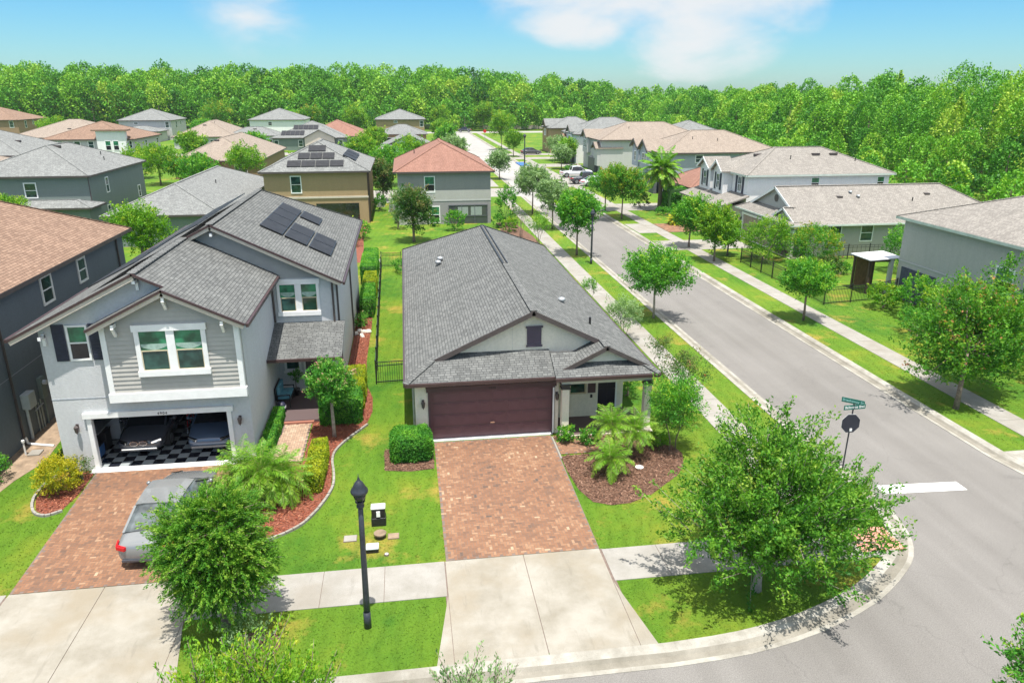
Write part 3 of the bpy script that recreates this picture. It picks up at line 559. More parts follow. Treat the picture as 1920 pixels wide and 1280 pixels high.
# ---------------------------------------------------------------- single-storey gabled house (built facing south at local origin = front left corner of the wall)
def gable_house(label, P, number=None, real=True):
    r = thing('house', label, 'house', (0, 0, 0)); wm = M['w_'+P['wall']]; rm = M[P['roof']]; tm = M[P['trim']]
    mb = MB(); z = 2.68
    mb.box(0, .62, 0, .15, -.1, z); mb.box(5.62, 5.88, 0, .15, -.1, z); mb.box(.62, 5.62, 0, .15, 2.16, z)     # front with garage opening
    mb.box(0, .15, .15, 25.5, -.1, z); mb.box(.15, 9.3, 25.35, 25.5, -.1, z); mb.box(9.15, 9.3, 2.2, 25.35, -.1, z)
    mb.box(5.73, 5.88, .15, 1.5, -.1, z); mb.box(5.88, 7.9, 1.35, 1.5, -.1, z); mb.box(7.75, 7.9, 1.5, 2.2, -.1, z); mb.box(7.9, 8.03, 2.05, 2.2, -.1, z); mb.box(8.97, 9.15, 2.05, 2.2, -.1, z); mb.box(8.03, 8.97, 2.05, 2.2, 2.1, z)
    mb.box(5.95, 9.75, -.32, -.12, 2.3, z-.02); mb.box(9.55, 9.75, -.12, 2.2, 2.35, z-.02)          # porch beam
    mb.build('wall', wm, r)
    x0, x1, yf, yb, ze, s, Rx = -.35, 9.9, -.5, 25.9, 2.76, .465, 4.92; zr = ze+s*(Rx-x0); s2 = (zr-ze)/(x1-Rx)
    mb = MB(); yg = .6; yw = .95; t = yg-yf; px0 = 5.62; pf = -.72
    mb.slab([(x0, yf, ze), (x0+t, yg, ze+s*t), (Rx, yg, zr), (Rx, 20.9, zr), (x0, yb, ze)], .10)
    tr = yg-pf; mb.slab([(x1, pf, ze), (x1, yb, ze), (Rx, 20.9, zr), (Rx, yg, zr), (x1-tr, yg, ze+s2*tr)], .10)
    mb.slab([(x0, yb, ze), (Rx, 20.9, zr), (x1, yb, ze)], .10)
    mb.slab([(x0, yf, ze), (px0, yf, ze), (px0, yw, ze+s*(yw-yf)), (x0+t+.35, yw, ze+s*(yw-yf)), (x0+t, yg, ze+s*t)], .10)
    mb.slab([(px0, pf, ze), (x1, pf, ze), (x1-tr, yg, ze+s*tr), (px0, yg, ze+s*tr)], .10)
    gx, gz, gl, gr = 7.8, 3.86, 5.85, 9.62; sg = .50                                                   # little porch gable
    mb.slab([(gl, -.28, gz-sg*(gx-gl)), (gx, -.28, gz), (gx, 1.2, gz), (gl, 1.2, gz-sg*(gx-gl))], .09); mb.slab([(gx, -.28, gz), (gr, -.28, gz-sg*(gr-gx)), (gr, .7, gz-sg*(gr-gx)), (gx, .7, gz)], .09)
    rf = mb.build('roof', rm, r)
    capset(rf, rm, [((Rx, yg, zr), (Rx, 20.9 if not P.get('ridgevent') else 9.2, zr)), ((x0, yf, ze), (x0+t, yg, ze+s*t)), ((x1, yb, ze), (Rx, 20.9, zr)), ((x0, yb, ze), (Rx, 20.9, zr)), ((gx, -.28, gz), (gx, .9, gz)), ((x1, pf, ze), (x1-tr, yg, ze+s*tr))], .30)
    if P.get('ridgevent'): mb = MB(); mb.beam((Rx-.12, 9.3, zr+.035), (Rx-.12, 20.6, zr+.035), .07, .09); mb.beam((Rx+.12, 9.3, zr+.035), (Rx+.12, 20.6, zr+.035), .05, .08); mb.build('ridge_vent', M['black'], rf)
    beams(rf, 'rake_board', tm, [((x0+t, yg-.02, ze+s*t), (Rx, yg-.02, zr)), ((Rx, yg-.02, zr), (x1-tr, yg-.02, ze+s2*tr))], .045, .2)
    beams(rf, 'rake_board', tm, [((gl, -.30, gz-sg*(gx-gl)), (gx, -.30, gz)), ((gx, -.30, gz), (gr, -.30, gz-sg*(gr-gx)))], .045, .17)
    mb = MB(); mb.box(x0, px0, yf-.09, yf-.005, ze-.15, ze-.02); mb.box(px0-.02, x1+.04, pf-.09, pf-.005, ze-.15, ze-.02); mb.box(x1+.005, x1+.08, pf, yb, ze-.15, ze-.02); mb.box(x0-.08, x0-.005, yf, yb, ze-.15, ze-.02); mb.build('gutter', M[P.get('gutter', 'bronze')], rf)
    # gable faces
    mb = MB(); gz0 = 3.0; mb.prism([(x0+.75, yw, gz0), (x1-.7, yw, gz0), (Rx, yw, zr-.12)], (0, .14, 0)); mb.prism([(gl+.35, .02, 2.85), (gr-.25, .02, 2.85), (gx, .02, gz-.1)], (0, .12, 0)); mb.build('gable_wall', wm, r)
    if P.get('round'):
        mb = MB(); mb.tube([(Rx, yw-.05, 4.2), (Rx, yw+.02, 4.2)], .32, 20); mb.build('gable_vent', M['dark'], r)
    else:
        mb = MB(); mb.box(4.70, 5.30, yw-.05, yw-.004, 3.66, 4.38); mb.box(4.64, 5.36, yw-.09, yw-.052, 4.39, 4.47); mb.box(4.66, 5.34, yw-.08, yw-.052, 3.57, 3.65); mb.build('gable_shutter', M['eggplant'], r)
        mb = MB(); mb.box(4.1, 4.106, yw-.005, yw-.001, 3.3, 4.55); mb.build('control_joint', M['w_greige'], r)
    # soffit
    mb = MB(); mb.box(x0+.02, x1-.02, pf+.25, 2.04, 2.50+.12, 2.655-.0); soff = mb
    mb.build('soffit', M['w_'+P['wall']], r)
    # garage door
    mb = MB(); mb.box(.60, 5.64, .10, .14, 0.0, 2.18); d = .0
    gd = mb.build('garage_door', M[P['door']], r)
    mb = MB()
    for i in range(4):
        for j in range(8):
            a = .66+j*.6125+.05; b = a+.51; z0 = .05+i*.53+.05; z1 = z0+.42
            mb.box(a, b, .082, .099, z0, z1); mb.box(a+.06, b-.06, .072, .0815, z0+.06, z1-.06)
    mb.build('door_panel', M[P['door']], gd)
    mb = MB()
    for i in range(1, 4): mb.box(.62, 5.62, .094, .0985, .05+i*.53-.008, .05+i*.53+.008)
    mb.build('section_joint', M['dark'], gd)
    mb = MB(); mb.box(3.05, 3.22, .05, .07, .62, .68); mb.build('handle', M['chrome'], gd)
    mb = MB(); mb.box(.52, .625, -.05, .098, 0, 2.155); mb.box(5.615, 5.72, -.05, .098, 0, 2.155); mb.box(.46, 5.78, -.07, -.002, 2.158, 2.33); mb.box(.44, 5.80, -.10, -.002, 2.332, 2.37); mb.build('garage_trim', M[P['gtrim']], r)
    mb = MB(); mb.box(5.63, 5.70, -.055, -.051, .05, 2.1); mb.box(.60, 5.64, -.12, .2, -.02, .035); mb.build('threshold', M['white'], r)
    # columns
    for cx in (5.96, 9.45):
        mb = MB(); mb.box(cx, cx+.30, -.36, -.06, .05, 2.10); mb.box(cx-.03, cx+.33, -.39, -.03, .0, .22); c = mb.build('column', wm, r)
        mb = MB(); mb.box(cx-.04, cx+.34, -.40, -.02, 2.10, 2.16); mb.box(cx-.01, cx+.31, -.37, -.05, 2.16, 2.26); mb.box(cx-.05, cx+.35, -.41, -.01, 2.26, 2.31); mb.build('capital', M[P['cap']], c)
    # porch
    mb = MB(); mb.box(5.9, 9.85, -.5, 2.04, -.05, .07); mb.build('porch_floor', M['w_sand'], r)
    mb = MB(); mb.box(5.95, 9.8, -.42, 2.04, .07, .078); mb.build('porch_paving', M['paver_dark'], r)
    window(r, 'S', 1.35, 6.62, 7.38, 1.15, 2.15, t=.07, trim='sandtrim', pane='glass')
    mb = MB(); mb.box(7.46, 7.80, 1.31, 1.345, 1.18, 2.15); mb.build('shutter', M['plumd'], r)
    mb = MB(); mb.box(8.03, 8.97, 2.12, 2.17, .08, 2.1); dd = mb.build('front_door', M['door'], r)
    mb = MB(); mb.box(8.10, 8.42, 2.10, 2.119, .3, 1.0); mb.box(8.55, 8.88, 2.10, 2.119, .3, 1.0); mb.box(8.1, 8.42, 2.10, 2.119, 1.15, 1.9); mb.box(8.55, 8.88, 2.10, 2.119, 1.15, 1.9); mb.build('door_panel', M['door'], dd)
    mb = MB(); mb.box(8.03, 8.10, 2.03, 2.049, .08, 2.1); mb.box(8.9, 8.97, 2.03, 2.049, .08, 2.1); mb.box(7.98, 9.02, 2.03, 2.049, .02, .079); mb.build('door_frame', M['white'], dd)
    mb = MB(); mb.lathe([(.03, 0), (.03, .04)], (8.85, 2.08, 1.0), 8); mb.build('handle', M['chrome'], dd)
    lantern(r, .32, -.001, 1.72); lantern(r, 5.80, -.001, 1.76)
    if number: digits(r, number, 3.12, -.078, 2.19, .13, M['black'])
    for vx, vy, k in P.get('vents', ()):
        zz = ze+s*min(vx-x0, x1-vx); mb = MB()
        if k == 'p': mb.lathe([(.055, -.1), (.055, .36), (.05, .38)], (vx, vy, zz), 8); mb.build('vent_pipe', M['black'], rf)
        elif k == 'g': mb.lathe([(.13, -.1), (.13, .14), (.2, .16), (.16, .27), (.02, .32)], (vx, vy, zz), 12); mb.build('roof_vent', M['galv'], rf, smooth=True)
        else: mb.box(vx-.3, vx+.3, vy-.3, vy+.3, zz-.15, zz+.12); mb.build('roof_vent', M['dark'], rf)
    for w in P.get('wins', ()): window(r, w[0], {'E': 9.3, 'W': 0, 'N': 25.5}[w[0]], *w[1:])
    mb = MB(); mb.tube([(-.12, -.35, 2.62), (-.06, .25, 2.4), (-.06, .25, .1), (-.15, .1, .04)], .045, 6); mb.build('downspout', M['white'] if P.get('wd') else M['galv'], r)
    return r
M['sandtrim'] = pm('sand_trim', (.55, .48, .33), .6)
h1 = gable_house('cream single-storey house with grey shingle roof and closed plum garage door, in the middle', dict(wall='cream', roof='sh_grey', trim='dark', door='plum', gtrim='plumd', cap='dark', ridgevent=True, vents=((1.9, 16.6, 'g'), (1.75, 15.9, 'g'), (7.1, 5.5, 'g'), (7.9, 3.1, 'p'))), '4908')
h1.location = (0, 27.7, 0)
M['lichen'] = pm('lichen_gutter', (.50, .56, .50), .6, .12, 2)
h6 = gable_house('low greige house with taupe roof and round gable vent, right of the street', dict(wall='greige', roof='sh_taupe', trim='white', gutter='lichen', door='taupe', gtrim='white', cap='white', round=True, vents=((6.4, 7.2, 'b'), (6.0, 8.9, 'g'), (6.6, 9.4, 'g'), (6.2, 18, 'b'), (7.2, 15.5, 'p')), wins=(('E', 4.2, 5.6, 1.15, 2.62), ('E', 7.8, 9.3, 1.15, 2.62))))
h6.rotation_euler = (0, 0, R(-90)); h6.scale = (1.12, .80, 1.05); h6.location = (32.6, 69.3, 0)

# ---------------------------------------------------------------- two-storey house on the left (4904)
h2 = thing('house', 'pale blue-grey two-storey house with open garage and clapboard bay window', 'house', (-9.5, 27, 0)); wm = M['w_bluegrey']
mb = MB(); Y = 27.0
mb.box(-13.1, -11.9, Y, Y+.15, -.1, 2.15); mb.box(-7.08, -6.2, Y, Y+.15, -.1, 2.15); mb.prism([(-13.1, Y, 2.15), (-6.2, Y, 2.15), (-6.2, Y, 5.7), (-9.5, Y, 7.42), (-13.1, Y, 5.68)], (0, .15, 0))
mb.box(-13.1, -12.95, Y+.15, 49.5, -.1, 5.55); mb.box(-6.35, -6.2, Y+.15, 33.75, -.1, 5.75); mb.box(-12.95, -3.4, 49.35, 49.5, -.1, 5.5); mb.box(-3.55, -3.4, 33.75, 49.35, -.1, 5.5)
mb.box(-6.2, -3.4, 33.6, 33.75, 2.4, 5.62); mb.box(-6.2, -5.0, 33.6, 33.75, -.1, 2.4); mb.box(-4.0, -3.4, 33.6, 33.75, -.1, 2.4)
mb.build('wall', wm, h2)
mb = MB(); laps(mb, 'S', 33.6, [(-13.0, 5.62), (-3.4, 5.62), (-8.4, 8.1)], .17); mb.prism([(-13, 33.601, 5.621), (-3.4, 33.601, 5.621), (-8.4, 33.601, 8.1)], (0, .12, 0)); mb.build('gable_siding', M['siding_dark'], h2)
mb = MB()
zl = lambda x: 5.42+.5*(x+13.95)
mb.slab([(-13.95, 26.55, zl(-13.95)), (-9.5, 26.55, zl(-9.5)), (-9.5, 33.15, zl(-9.5)), (-8.4, 33.15, zl(-8.4)), (-8.4, 45.2, zl(-8.4)), (-13.95, 50.1, zl(-13.95))], .10)
zr2 = lambda x: zl(-9.5)-.5*(x+9.5)
mb.slab([(-9.5, 26.55, zr2(-9.5)), (-8.49, 26.55, zr2(-8.49)), (-8.49, 26.12, zr2(-8.49)), (-5.83, 26.12, zr2(-5.83)), (-5.83, 33.58, zr2(-5.83)), (-9.5, 33.58, zr2(-9.5))], .10)
mb.slab([(-11.2, 26.12, zr2(-8.49)-.5*2.71), (-8.49, 26.12, zr2(-8.49)), (-8.49, 27.0, zr2(-8.49)), (-11.2, 27.0, zr2(-8.49)-.5*2.71)], .10)
zm = lambda x: zl(-8.4)-.5*(x+8.4)
mb.slab([(-8.4, 33.15, zm(-8.4)), (-3.0, 33.15, zm(-3)), (-3.0, 50.1, zm(-3)), (-8.4, 45.2, zm(-8.4))], .10); mb.slab([(-13.95, 50.1, zl(-13.95)), (-8.4, 45.2, zm(-8.4)), (-3, 50.1, zm(-3))], .10)
mb.slab([(-6.2, 30.9, 2.72), (-3.05, 30.9, 2.72), (-3.05, 33.6, 3.55), (-6.2, 33.6, 3.55)], .10)
rf2 = mb.build('roof', M['sh_grey'], h2)
capset(rf2, M['sh_grey'], [((-9.5, 26.55, zl(-9.5)), (-9.5, 33.1, zl(-9.5))), ((-8.4, 33.15, zm(-8.4)), (-8.4, 45.2, zm(-8.4))), ((-3, 50.1, zm(-3)), (-8.4, 45.2, zm(-8.4)))], .3)
beams(rf2, 'rake_cap', M['bronze'], (((-13.95, 26.53, zl(-13.95)), (-9.5, 26.53, zl(-9.5))), ((-9.5, 26.53, zl(-9.5)), (-8.5, 26.53, zr2(-8.5))), ((-11.2, 26.10, zr2(-8.49)-1.355), (-8.49, 26.10, zr2(-8.49))), ((-8.49, 26.10, zr2(-8.49)), (-5.83, 26.10, zr2(-5.83))), ((-9.5, 33.13, zl(-9.5)), (-8.4, 33.13, zl(-8.4))), ((-8.4, 33.13, zm(-8.4)), (-3, 33.13, zm(-3)))), .05, .09)
beams(rf2, 'rake_board', M['w_sand'], (((-13.9, 26.56, zl(-13.9)-.10), (-9.5, 26.56, zl(-9.5)-.10)), ((-11.15, 26.14, zr2(-8.49)-1.43), (-8.49, 26.14, zr2(-8.49)-.10)), ((-8.49, 26.14, zr2(-8.49)-.10), (-5.87, 26.14, zr2(-5.87)-.10)), ((-8.4, 33.17, zm(-8.4)-.1), (-3.05, 33.17, zm(-3.05)-.1)), ((-9.4, 33.17, zl(-9.4)-.1), (-8.4, 33.17, zl(-8.4)-.1))), .05, .14)
mb = MB(); mb.box(-14.05, -13.96, 26.6, 50, 5.30, 5.43); mb.box(-5.825, -5.73, 26.15, 33.4, 5.66, 5.79); mb.box(-2.99, -2.89, 33.2, 50, 5.33, 5.46); mb.box(-6.19, -3.0, 30.80, 30.89, 2.60, 2.73); mb.build('gutter', M['bronze'], rf2)
for x, y, z in ((-12.9, 26.98, 5.5), (-9.5, 26.98, 7.42)): mb = MB(); mb.beam((x, y, z-.45), (x, y-.02, z), .1, .1, (0, 1, 0)); mb.beam((x, y-.03, z-.05), (x, 26.58, z-.05), .1, .12); mb.build('gable_bracket', M['white'], rf2)
for x, z in ((-10.3, 5.98), (-8.5, 6.9), (-6.65, 5.98)): mb = MB(); mb.beam((x, 26.45, z-.06), (x, 26.16, z-.06), .1, .14); mb.beam((x, 26.44, z-.5), (x, 26.20, z-.15), .09, .09); mb.build('gable_bracket', M['white'], rf2)
mb = MB(); mb.beam((-8.4, 33.5, 7.8), (-8.4, 33.18, 7.8), .1, .14); mb.build('gable_bracket', M['white'], rf2)
# bay
mb = MB(); mb.box(-10.8, -6.22, 26.5, 26.999, 2.95, 5.78); mb.prism([(-10.8, 26.5, 5.78), (-6.22, 26.5, 5.78), (-8.49, 26.5, 6.95)], (0, .45, 0)); by = mb.build('bay', M['siding'], h2)
mb = MB(); laps(mb, 'S', 26.498, [(-10.68, 3.27), (-6.34, 3.27), (-6.34, 5.82), (-8.49, 6.93), (-10.68, 5.82)], .165, .03); mb.build('siding', M['siding'], by)
mb = MB(); mb.box(-10.86, -10.68, 26.44, 26.6, 3.27, 5.84); mb.box(-6.34, -6.16, 26.44, 26.6, 3.27, 5.84); mb.box(-10.9, -6.12, 26.40, 26.62, 2.93, 3.268); mb.build('corner_board', M['white'], by)
def window2(par, y, x0, x1, z0, z1, t=.16):
    mb = MB(); xm = (x0+x1)/2; mb.box(x0, x0+t, y-.07, y, z0, z1-.14); mb.box(x1-t, x1, y-.07, y, z0, z1-.14); mb.box(xm-.14, xm+.14, y-.065, y, z0+.0, z1-.14); mb.box(x0-.05, x1+.05, y-.10, y, z1-.138, z1+.10); mb.box(x0-.03, x1+.03, y-.13, y, z0-.20, z0-.002)
    fr = mb.build('window', M['white'], par)
    for a, b in ((x0+t, xm-.14), (xm+.14, x1-t)):
        zc = (z0+z1-.14)/2+.0; mb = MB(); mb.box(a, b, y-.015, y-.004, z0, zc); mb.build('pane', M['glass'], fr)
        mb = MB(); mb.box(a, b, y-.025, y-.016, zc, z1-.14); mb.build('pane', M['glassg'], fr)
        mb = MB(); mb.box(a, b, y-.045, y-.026, zc-.02, zc+.02); mb.box(a, a+.03, y-.045, y-.026, z0, zc-.02); mb.box(b-.03, b, y-.045, y-.026, z0, zc-.02); mb.box(a+.03, b-.03, y-.045, y-.026, z0, z0+.03); mb.build('sash', M['sandtrim'], fr)
        mb = MB(); n = 8
        for i in range(n):
            f0 = i/n; f1 = (i+1)/n; d0 = .10+.13*math.sin(math.pi*f0); d1 = .10+.13*math.sin(math.pi*f1); xa = a+.02+(b-a-.04)*f0; xb = a+.02+(b-a-.04)*f1; zt = zc+.26
            mb.poly([(xa, y-.030, zt-d0), (xb, y-.030, zt-d1), (xb, y-.030, zt), (xa, y-.030, zt)])
        mb.build('curtain', M['curtain'], fr)
    return fr
window2(by, 26.47, -9.72, -7.30, 4.10, 5.72)
window2(h2, 33.6, -5.95, -4.10, 4.08, 5.48, .12)
window(h2, 'S', Y, -12.16, -11.44, 4.42, 5.75, t=.07, pane='glassg', dep=.06)
for a, b in ((-12.63, -12.22), (-11.40, -10.99)):
    mb = MB(); mb.box(a, b, Y-.05, Y-.004, 4.42, 5.78)
    for i in range(12): mb.box(a+.05, b-.05, Y-.065, Y-.052, 4.5+i*.10, 4.56+i*.10)
    mb.build('shutter', M['navy'], h2)
mb = MB(); mb.box(-13.1, -6.2, Y-.012, Y-.002, 2.93, 2.95); mb.build('floor_joint', M['w_slate'], h2)
mb = MB(); mb.box(-12.15, -6.83, Y-.12, Y-.002, 2.155, 2.36); mb.box(-12.06, -11.9, Y-.06, Y-.002, 0, 2.154); mb.box(-7.08, -6.92, Y-.06, Y-.002, 0, 2.154); mb.box(-12.2, -6.9, Y-.30, Y+.10, -.03, .04); mb.build('garage_trim', M['white'], h2)
digits(h2, '4904', -9.35, Y-.13, 2.19, .15, M['black'])
lantern(h2, -12.42, Y-.001, 1.82); lantern(h2, -6.62, Y-.001, 1.80)
window(h2, 'S', 33.6, -5.95, -5.2, 1.2, 2.15, t=.1, sill=.08); 
mb = MB(); mb.box(-5.0, -4.0, 33.64, 33.69, .15, 2.4); dr = mb.build('front_door', M['door'], h2); mb = MB(); mb.box(-5.08, -5.0, 33.56, 33.599, .1, 2.4); mb.box(-4.0, -3.92, 33.56, 33.599, .1, 2.4); mb.build('door_frame', M['white'], dr)
mb = MB(); mb.box(-6.19, -3.45, 30.2, 33.59, -.05, .15); mb.build('porch_floor', M['paver_dark'], h2); mb = MB(); mb.box(-5.65, -4.35, 30.06, 30.199, -.05, .12); mb.build('porch_step', pm('brick_step', (.32, .13, .09), .8), h2)
mb = MB(); mb.box(-3.6, -3.42, 30.95, 31.15, .15, 2.58); mb.build('column', M['white'], h2)
for p in ([(-6.14, 33.5, 5.42), (-6.14, 33.5, 3.6)], [(-3.5, 33.54, 5.4), (-3.5, 33.54, 3.5)], [(-3.33, 33.9, 5.35), (-3.33, 33.9, .1)], [(-3.33, 42, 5.35), (-3.33, 42, .1)]):
    mb = MB(); mb.tube(p, .05, 6); mb.build('downspout', M['dark'], h2)
# garage interior
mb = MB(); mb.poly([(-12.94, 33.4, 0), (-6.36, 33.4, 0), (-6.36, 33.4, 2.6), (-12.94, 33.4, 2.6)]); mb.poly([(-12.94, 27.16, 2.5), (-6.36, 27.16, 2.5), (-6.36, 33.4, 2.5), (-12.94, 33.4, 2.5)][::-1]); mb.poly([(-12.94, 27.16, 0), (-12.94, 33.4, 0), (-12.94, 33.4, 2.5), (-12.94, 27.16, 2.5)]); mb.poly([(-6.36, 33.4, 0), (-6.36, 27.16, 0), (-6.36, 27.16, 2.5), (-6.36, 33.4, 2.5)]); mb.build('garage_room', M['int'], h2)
for par in (0, 1):
    mb = MB(); n = 16; s_ = .40
    for i in range(17):
        for j in range(16):
            if (i+j) % 2 == par:
                x = -12.9+i*s_; y = 27.12+j*s_
                if x+s_ <= -6.3: mb.box(x, x+s_-.006, y, y+s_-.006, .02, .036)
    mb.build('floor_tiles', M['tile_b' if par else 'tile_w'], h2)
mb = MB()
for x, y0, y1, z in ((-12.55, 28, 33, 1.0), (-12.55, 28, 33, 1.8)): mb.box(x-.35, x+.35, y0, y1, z, z+.04)
mb.box(-12.9, -12.85, 28, 28.05, 0, 2); mb.build('garage_shelf', M['galv'], h2)
# solar on the east slope and the edge of the array on the west slope
u = (1, 0, -.5); v = (0, 1, 0)
def pz(x, y): return (x, y, zm(x))
d = Vector((1, 0, -.5)).normalized()
for (x, y, nu, nv) in ((-7.03, 36.6, 4, 1), (-5.93, 36.6, 2, 1), (-4.83, 36.6, 2, 1)): solar(rf2, pz(x, y), u, v, nv, nu, 1.18, 1.88)
solar(rf2, pz(-5.93, 42.45), u, v, 1, 1, 1.18, 2.0)
for k in range(9):
    y = 28.0+k*1.75; x = -9.75 if y < 33 else -8.8; solar(rf2, (x-1.8, y, zl(x-1.8)+.08), (1, 0, .5), (0, 1, 0), 1, 1, 2.0, 1.70, lift=.16)

# ---------------------------------------------------------------- other houses
HCY, HCZ = 44.0, 6.35
# far-left neighbour with brown roof
hc, A, B = house('house', 'dark slate-blue two-storey house with brown shingle roof, cut by the left edge of the photo', -32, -15.35, 23, HCY, HCZ, 'steel', 'sh_brown', .5, wins=[('E', 33.5, 34.6, 4.75, 6.02), ('E', 37.35, 38.35, 4.78, 5.98), ('E', 27.5, 28.5, 4.75, 6.0)], vents=((-19.5, 36.5, 'b'),), down=((-15.7, 42.5, HCZ-.2), (-15.7, 29.6, HCZ-.2)), fas='dark')
mb = MB(); mb.box(-15.775, -15.766, 23.5, 43.5, 2.9, 2.92); mb.build('floor_joint', M['w_slate'], hc)
house('house', 'green-grey two-storey house with pale hip roof, beyond the brown roof at left', -43.5, -31.2, 80.6, 98.2, 5.6, 'green', 'sh_greyL', .42, wins=[('S', -37.7, -36.5, 3.4, 4.95), ('E', 85.4, 86.3, 3.3, 4.95), ('E', 84.9, 85.8, 1.0, 2.1), ('E', 95, 95.9, 1.6, 3.0)], vents=((-36.8, 88, 'b'), (-34, 92, 'p'), (-33, 90, 'p')), down=((-31.55, 81, 5.4),))
hd2, _, _ = house('house_wing', 'low pale-roofed wing below the green-grey house, beyond the brown roof', -41, -30.2, 77.2, 81.0, 2.9, 'green', 'sh_greyL', .3, cat='house wing')
house('house', 'low house with grey hip roof between the green-grey house and the solar-roofed one', -27.4, -16.7, 71.3, 100, 2.9, 'green', 'sh_greyL', .42, wins=[('S', -24, -22.8, 1.0, 2.2)], vents=((-20, 84, 'p'),))
hf, A, B = house('house', 'tan-brown two-storey house with grey hip roof and three rows of solar panels', -15.1, -3.6, 81.5, 97.5, 5.6, 'tan', 'sh_greyL', .47, wins=[('S', -12.0, -10.85, 3.3, 5.15)], down=((-3.95, 82.1, 5.4), (-3.9, 83.5, 5.4)))
mb = MB(); mb.box(-14.75, -3.95, 81.84, 81.917, 2.75, 2.95); mb.build('floor_band', M['w_sand'], hf); mb = MB(); mb.box(-9.5, -5, 81.86, 81.915, 0, 2.2); mb.build('screened_opening', M['darkglass'], hf)
rf = [k for k in kids(hf) if k.name.startswith('roof')][0]
sv = Vector((0, 1, .47)).normalized()
for n, k in ((4, 0), (3, 1), (1, 2)):
    y = 82.3+k*1.45; wd_ = {0: 1.48, 1: 1.30, 2: 1.9}[k]; solar(rf, (-9.35-n*wd_/2, y, 5.6+.47*(y-81.5)), (1, 0, 0), sv, n, 1, wd_, 1.3, lift=.1)
for k in range(3): solar(rf, (-6.6, 84.0+k*3.0, 5.6+.47*3.0), (1, 0, -.47), (0, 1, 0), 1, 1, 1.5, 2.8, lift=.12)
hg, A, B = house('house', 'grey two-storey house with terracotta hip roof, behind the cream house', -1.2, 9.5, 79.7, 96.5, 5.6, 'grey', 'sh_terra', .50, wins=[('S', 2.0, 3.15, 3.35, 5.1, dict(pane='glassg')), ('S', 2.4, 3.6, .1, 1.95, dict(pane='glassg'))], vents=((1.2, 88.5, 'p'),))
mb = MB(); mb.box(-.8, 9.1, 80.09, 80.117, 2.45, 2.65); mb.build('floor_band', M['w_greyL'], hg)
mb = MB(); mb.box(-.79, 9.09, 80.098, 80.118, 2.66, 3.6); mb.box(-.79, 2.3, 80.098, 80.118, -.1, 2.44); mb.build('pale_render', M['w_greige'], hg)
mb = MB(); mb.box(4.5, 8.7, 80.04, 80.117, -.05, 1.95); so_ = mb.build('patio_screen', M['carblack'], hg)
mb = MB()
for x in (4.5, 5.9, 7.3, 8.66): mb.box(x, x+.06, 80.0, 80.039, -.05, 1.98)
mb.box(4.5, 8.72, 80.0, 80.039, 1.95, 2.02); mb.box(4.5, 8.72, 80.0, 80.039, .8, .85); mb.build('screen_frame', M['greyd'], so_)
mb = MB(); mb.box(5.5, 6.6, 80.02, 80.038, .9, 1.8); mb.box(6.9, 8.1, 80.02, 80.038, .9, 1.8); mb.build('pane', M['galv'], so_)
# middle distance, left of the street
house('house', 'grey hip-roofed house at the left edge behind the green-grey roof', -64, -49.5, 108, 125, 5.6, 'grey', 'sh_greyL', .4, vents=((-54.5, 112, 'b'), (-53, 115, 'b')))
house('house', 'house with plain sandy-tan hip roof at the left edge of the photo', -66, -47.5, 91, 104, 5.3, 'sand', 'sh_tan', .38)
ho, A, B = house('house', 'two-storey house with brown hip roof and a flat-topped white front tower', -62.5, -47.0, 143.2, 159.5, 5.6, 'greyL', 'sh_brown', .36, wins=[('S', -57.2, -56.1, 4.0, 5.3), ('S', -54.9, -53.9, 4.0, 5.3), ('S', -48.1-.0, -47.5, 4.0, 5.3), ('E', 150.1, 151.3, 4.0, 5.1), ('E', 156.9, 158, 4.0, 5.1), ('S', -59.9, -58.9, 4.0, 5.3)], fas='dark')
mb = MB(); mb.box(-53.0, -48.2, 142.6, 143.6, -.1, 7.0); tw = mb.build('tower', M['w_white'], ho); mb = MB(); mb.box(-53.6, -47.7, 142.2, 144.2, 7.0, 7.25); mb.build('roof', M['sh_brown'], tw)
window(tw, 'S', 142.6, -51.7, -50.7, 3.7, 5.4, pane='glassg'); window(tw, 'S', 142.6, -50.4, -49.4, 3.7, 5.4, pane='glassg'); window(tw, 'S', 142.6, -49.6, -48.6, .3, 2)
house('house', 'low house with long tan hip roof behind the white-towered house', -95, -70.5, 200, 222, 2.9, 'sand', 'sh_tan', .36, vents=((-82, 205, 'b'), (-79, 206, 'b'), (-75, 207, 'p')))
house('house', 'brown two-storey house with solar panels at the upper left edge', -130, -111.5, 244.5, 264, 5.6, 'brown', 'sh_brown', .38, wins=[('S', -114.3, -113.1, 3.4, 5.3), ('E', 249, 250.2, 3.2, 5.2), ('E', 254, 255, 4, 5.2), ('E', 258, 259, 4, 5.2)])
house('house', 'grey two-storey house with pale grey hip roof, before the woods at left', -81.5, -66.3, 236, 252.5, 5.6, 'greyL', 'sh_greyL', .40, wins=[('S', -68.4, -67.3, 3.4, 5.2), ('S', -77, -75.8, 4.4, 5.1), ('E', 241, 242.2, 3.2, 5.2), ('E', 246, 247, 4, 5.2)])
house('house_wing', 'low pale roof wing in front of the grey house before the woods', -79, -67.5, 227, 236, 2.9, 'greyL', 'sh_greyL', .3, cat='house wing')
house('house', 'low house with wide tan hip roof, left of the white house', -56.5, -41.0, 198.5, 222, 2.9, 'greyL', 'sh_tan', .46, wins=[('S', -54, -52.6, .6, 2.2), ('S', -50, -48.8, .8, 2.2), ('S', -47.5, -46.5, .8, 2.2)], vents=((-49.5, 204, 'b'), (-47.5, 206, 'p')))
hm, A, B = house('house', 'brown-walled house with tan hip roof and front gable, between leafy trees', -37.2, -23.2, 128.6, 158, 2.9, 'brown', 'sh_tan', .48, wins=[('S', -27.5, -25.5, .8, 2.2, dict(pane='darkglass'))], vents=((-31, 134.5, 'b'),))
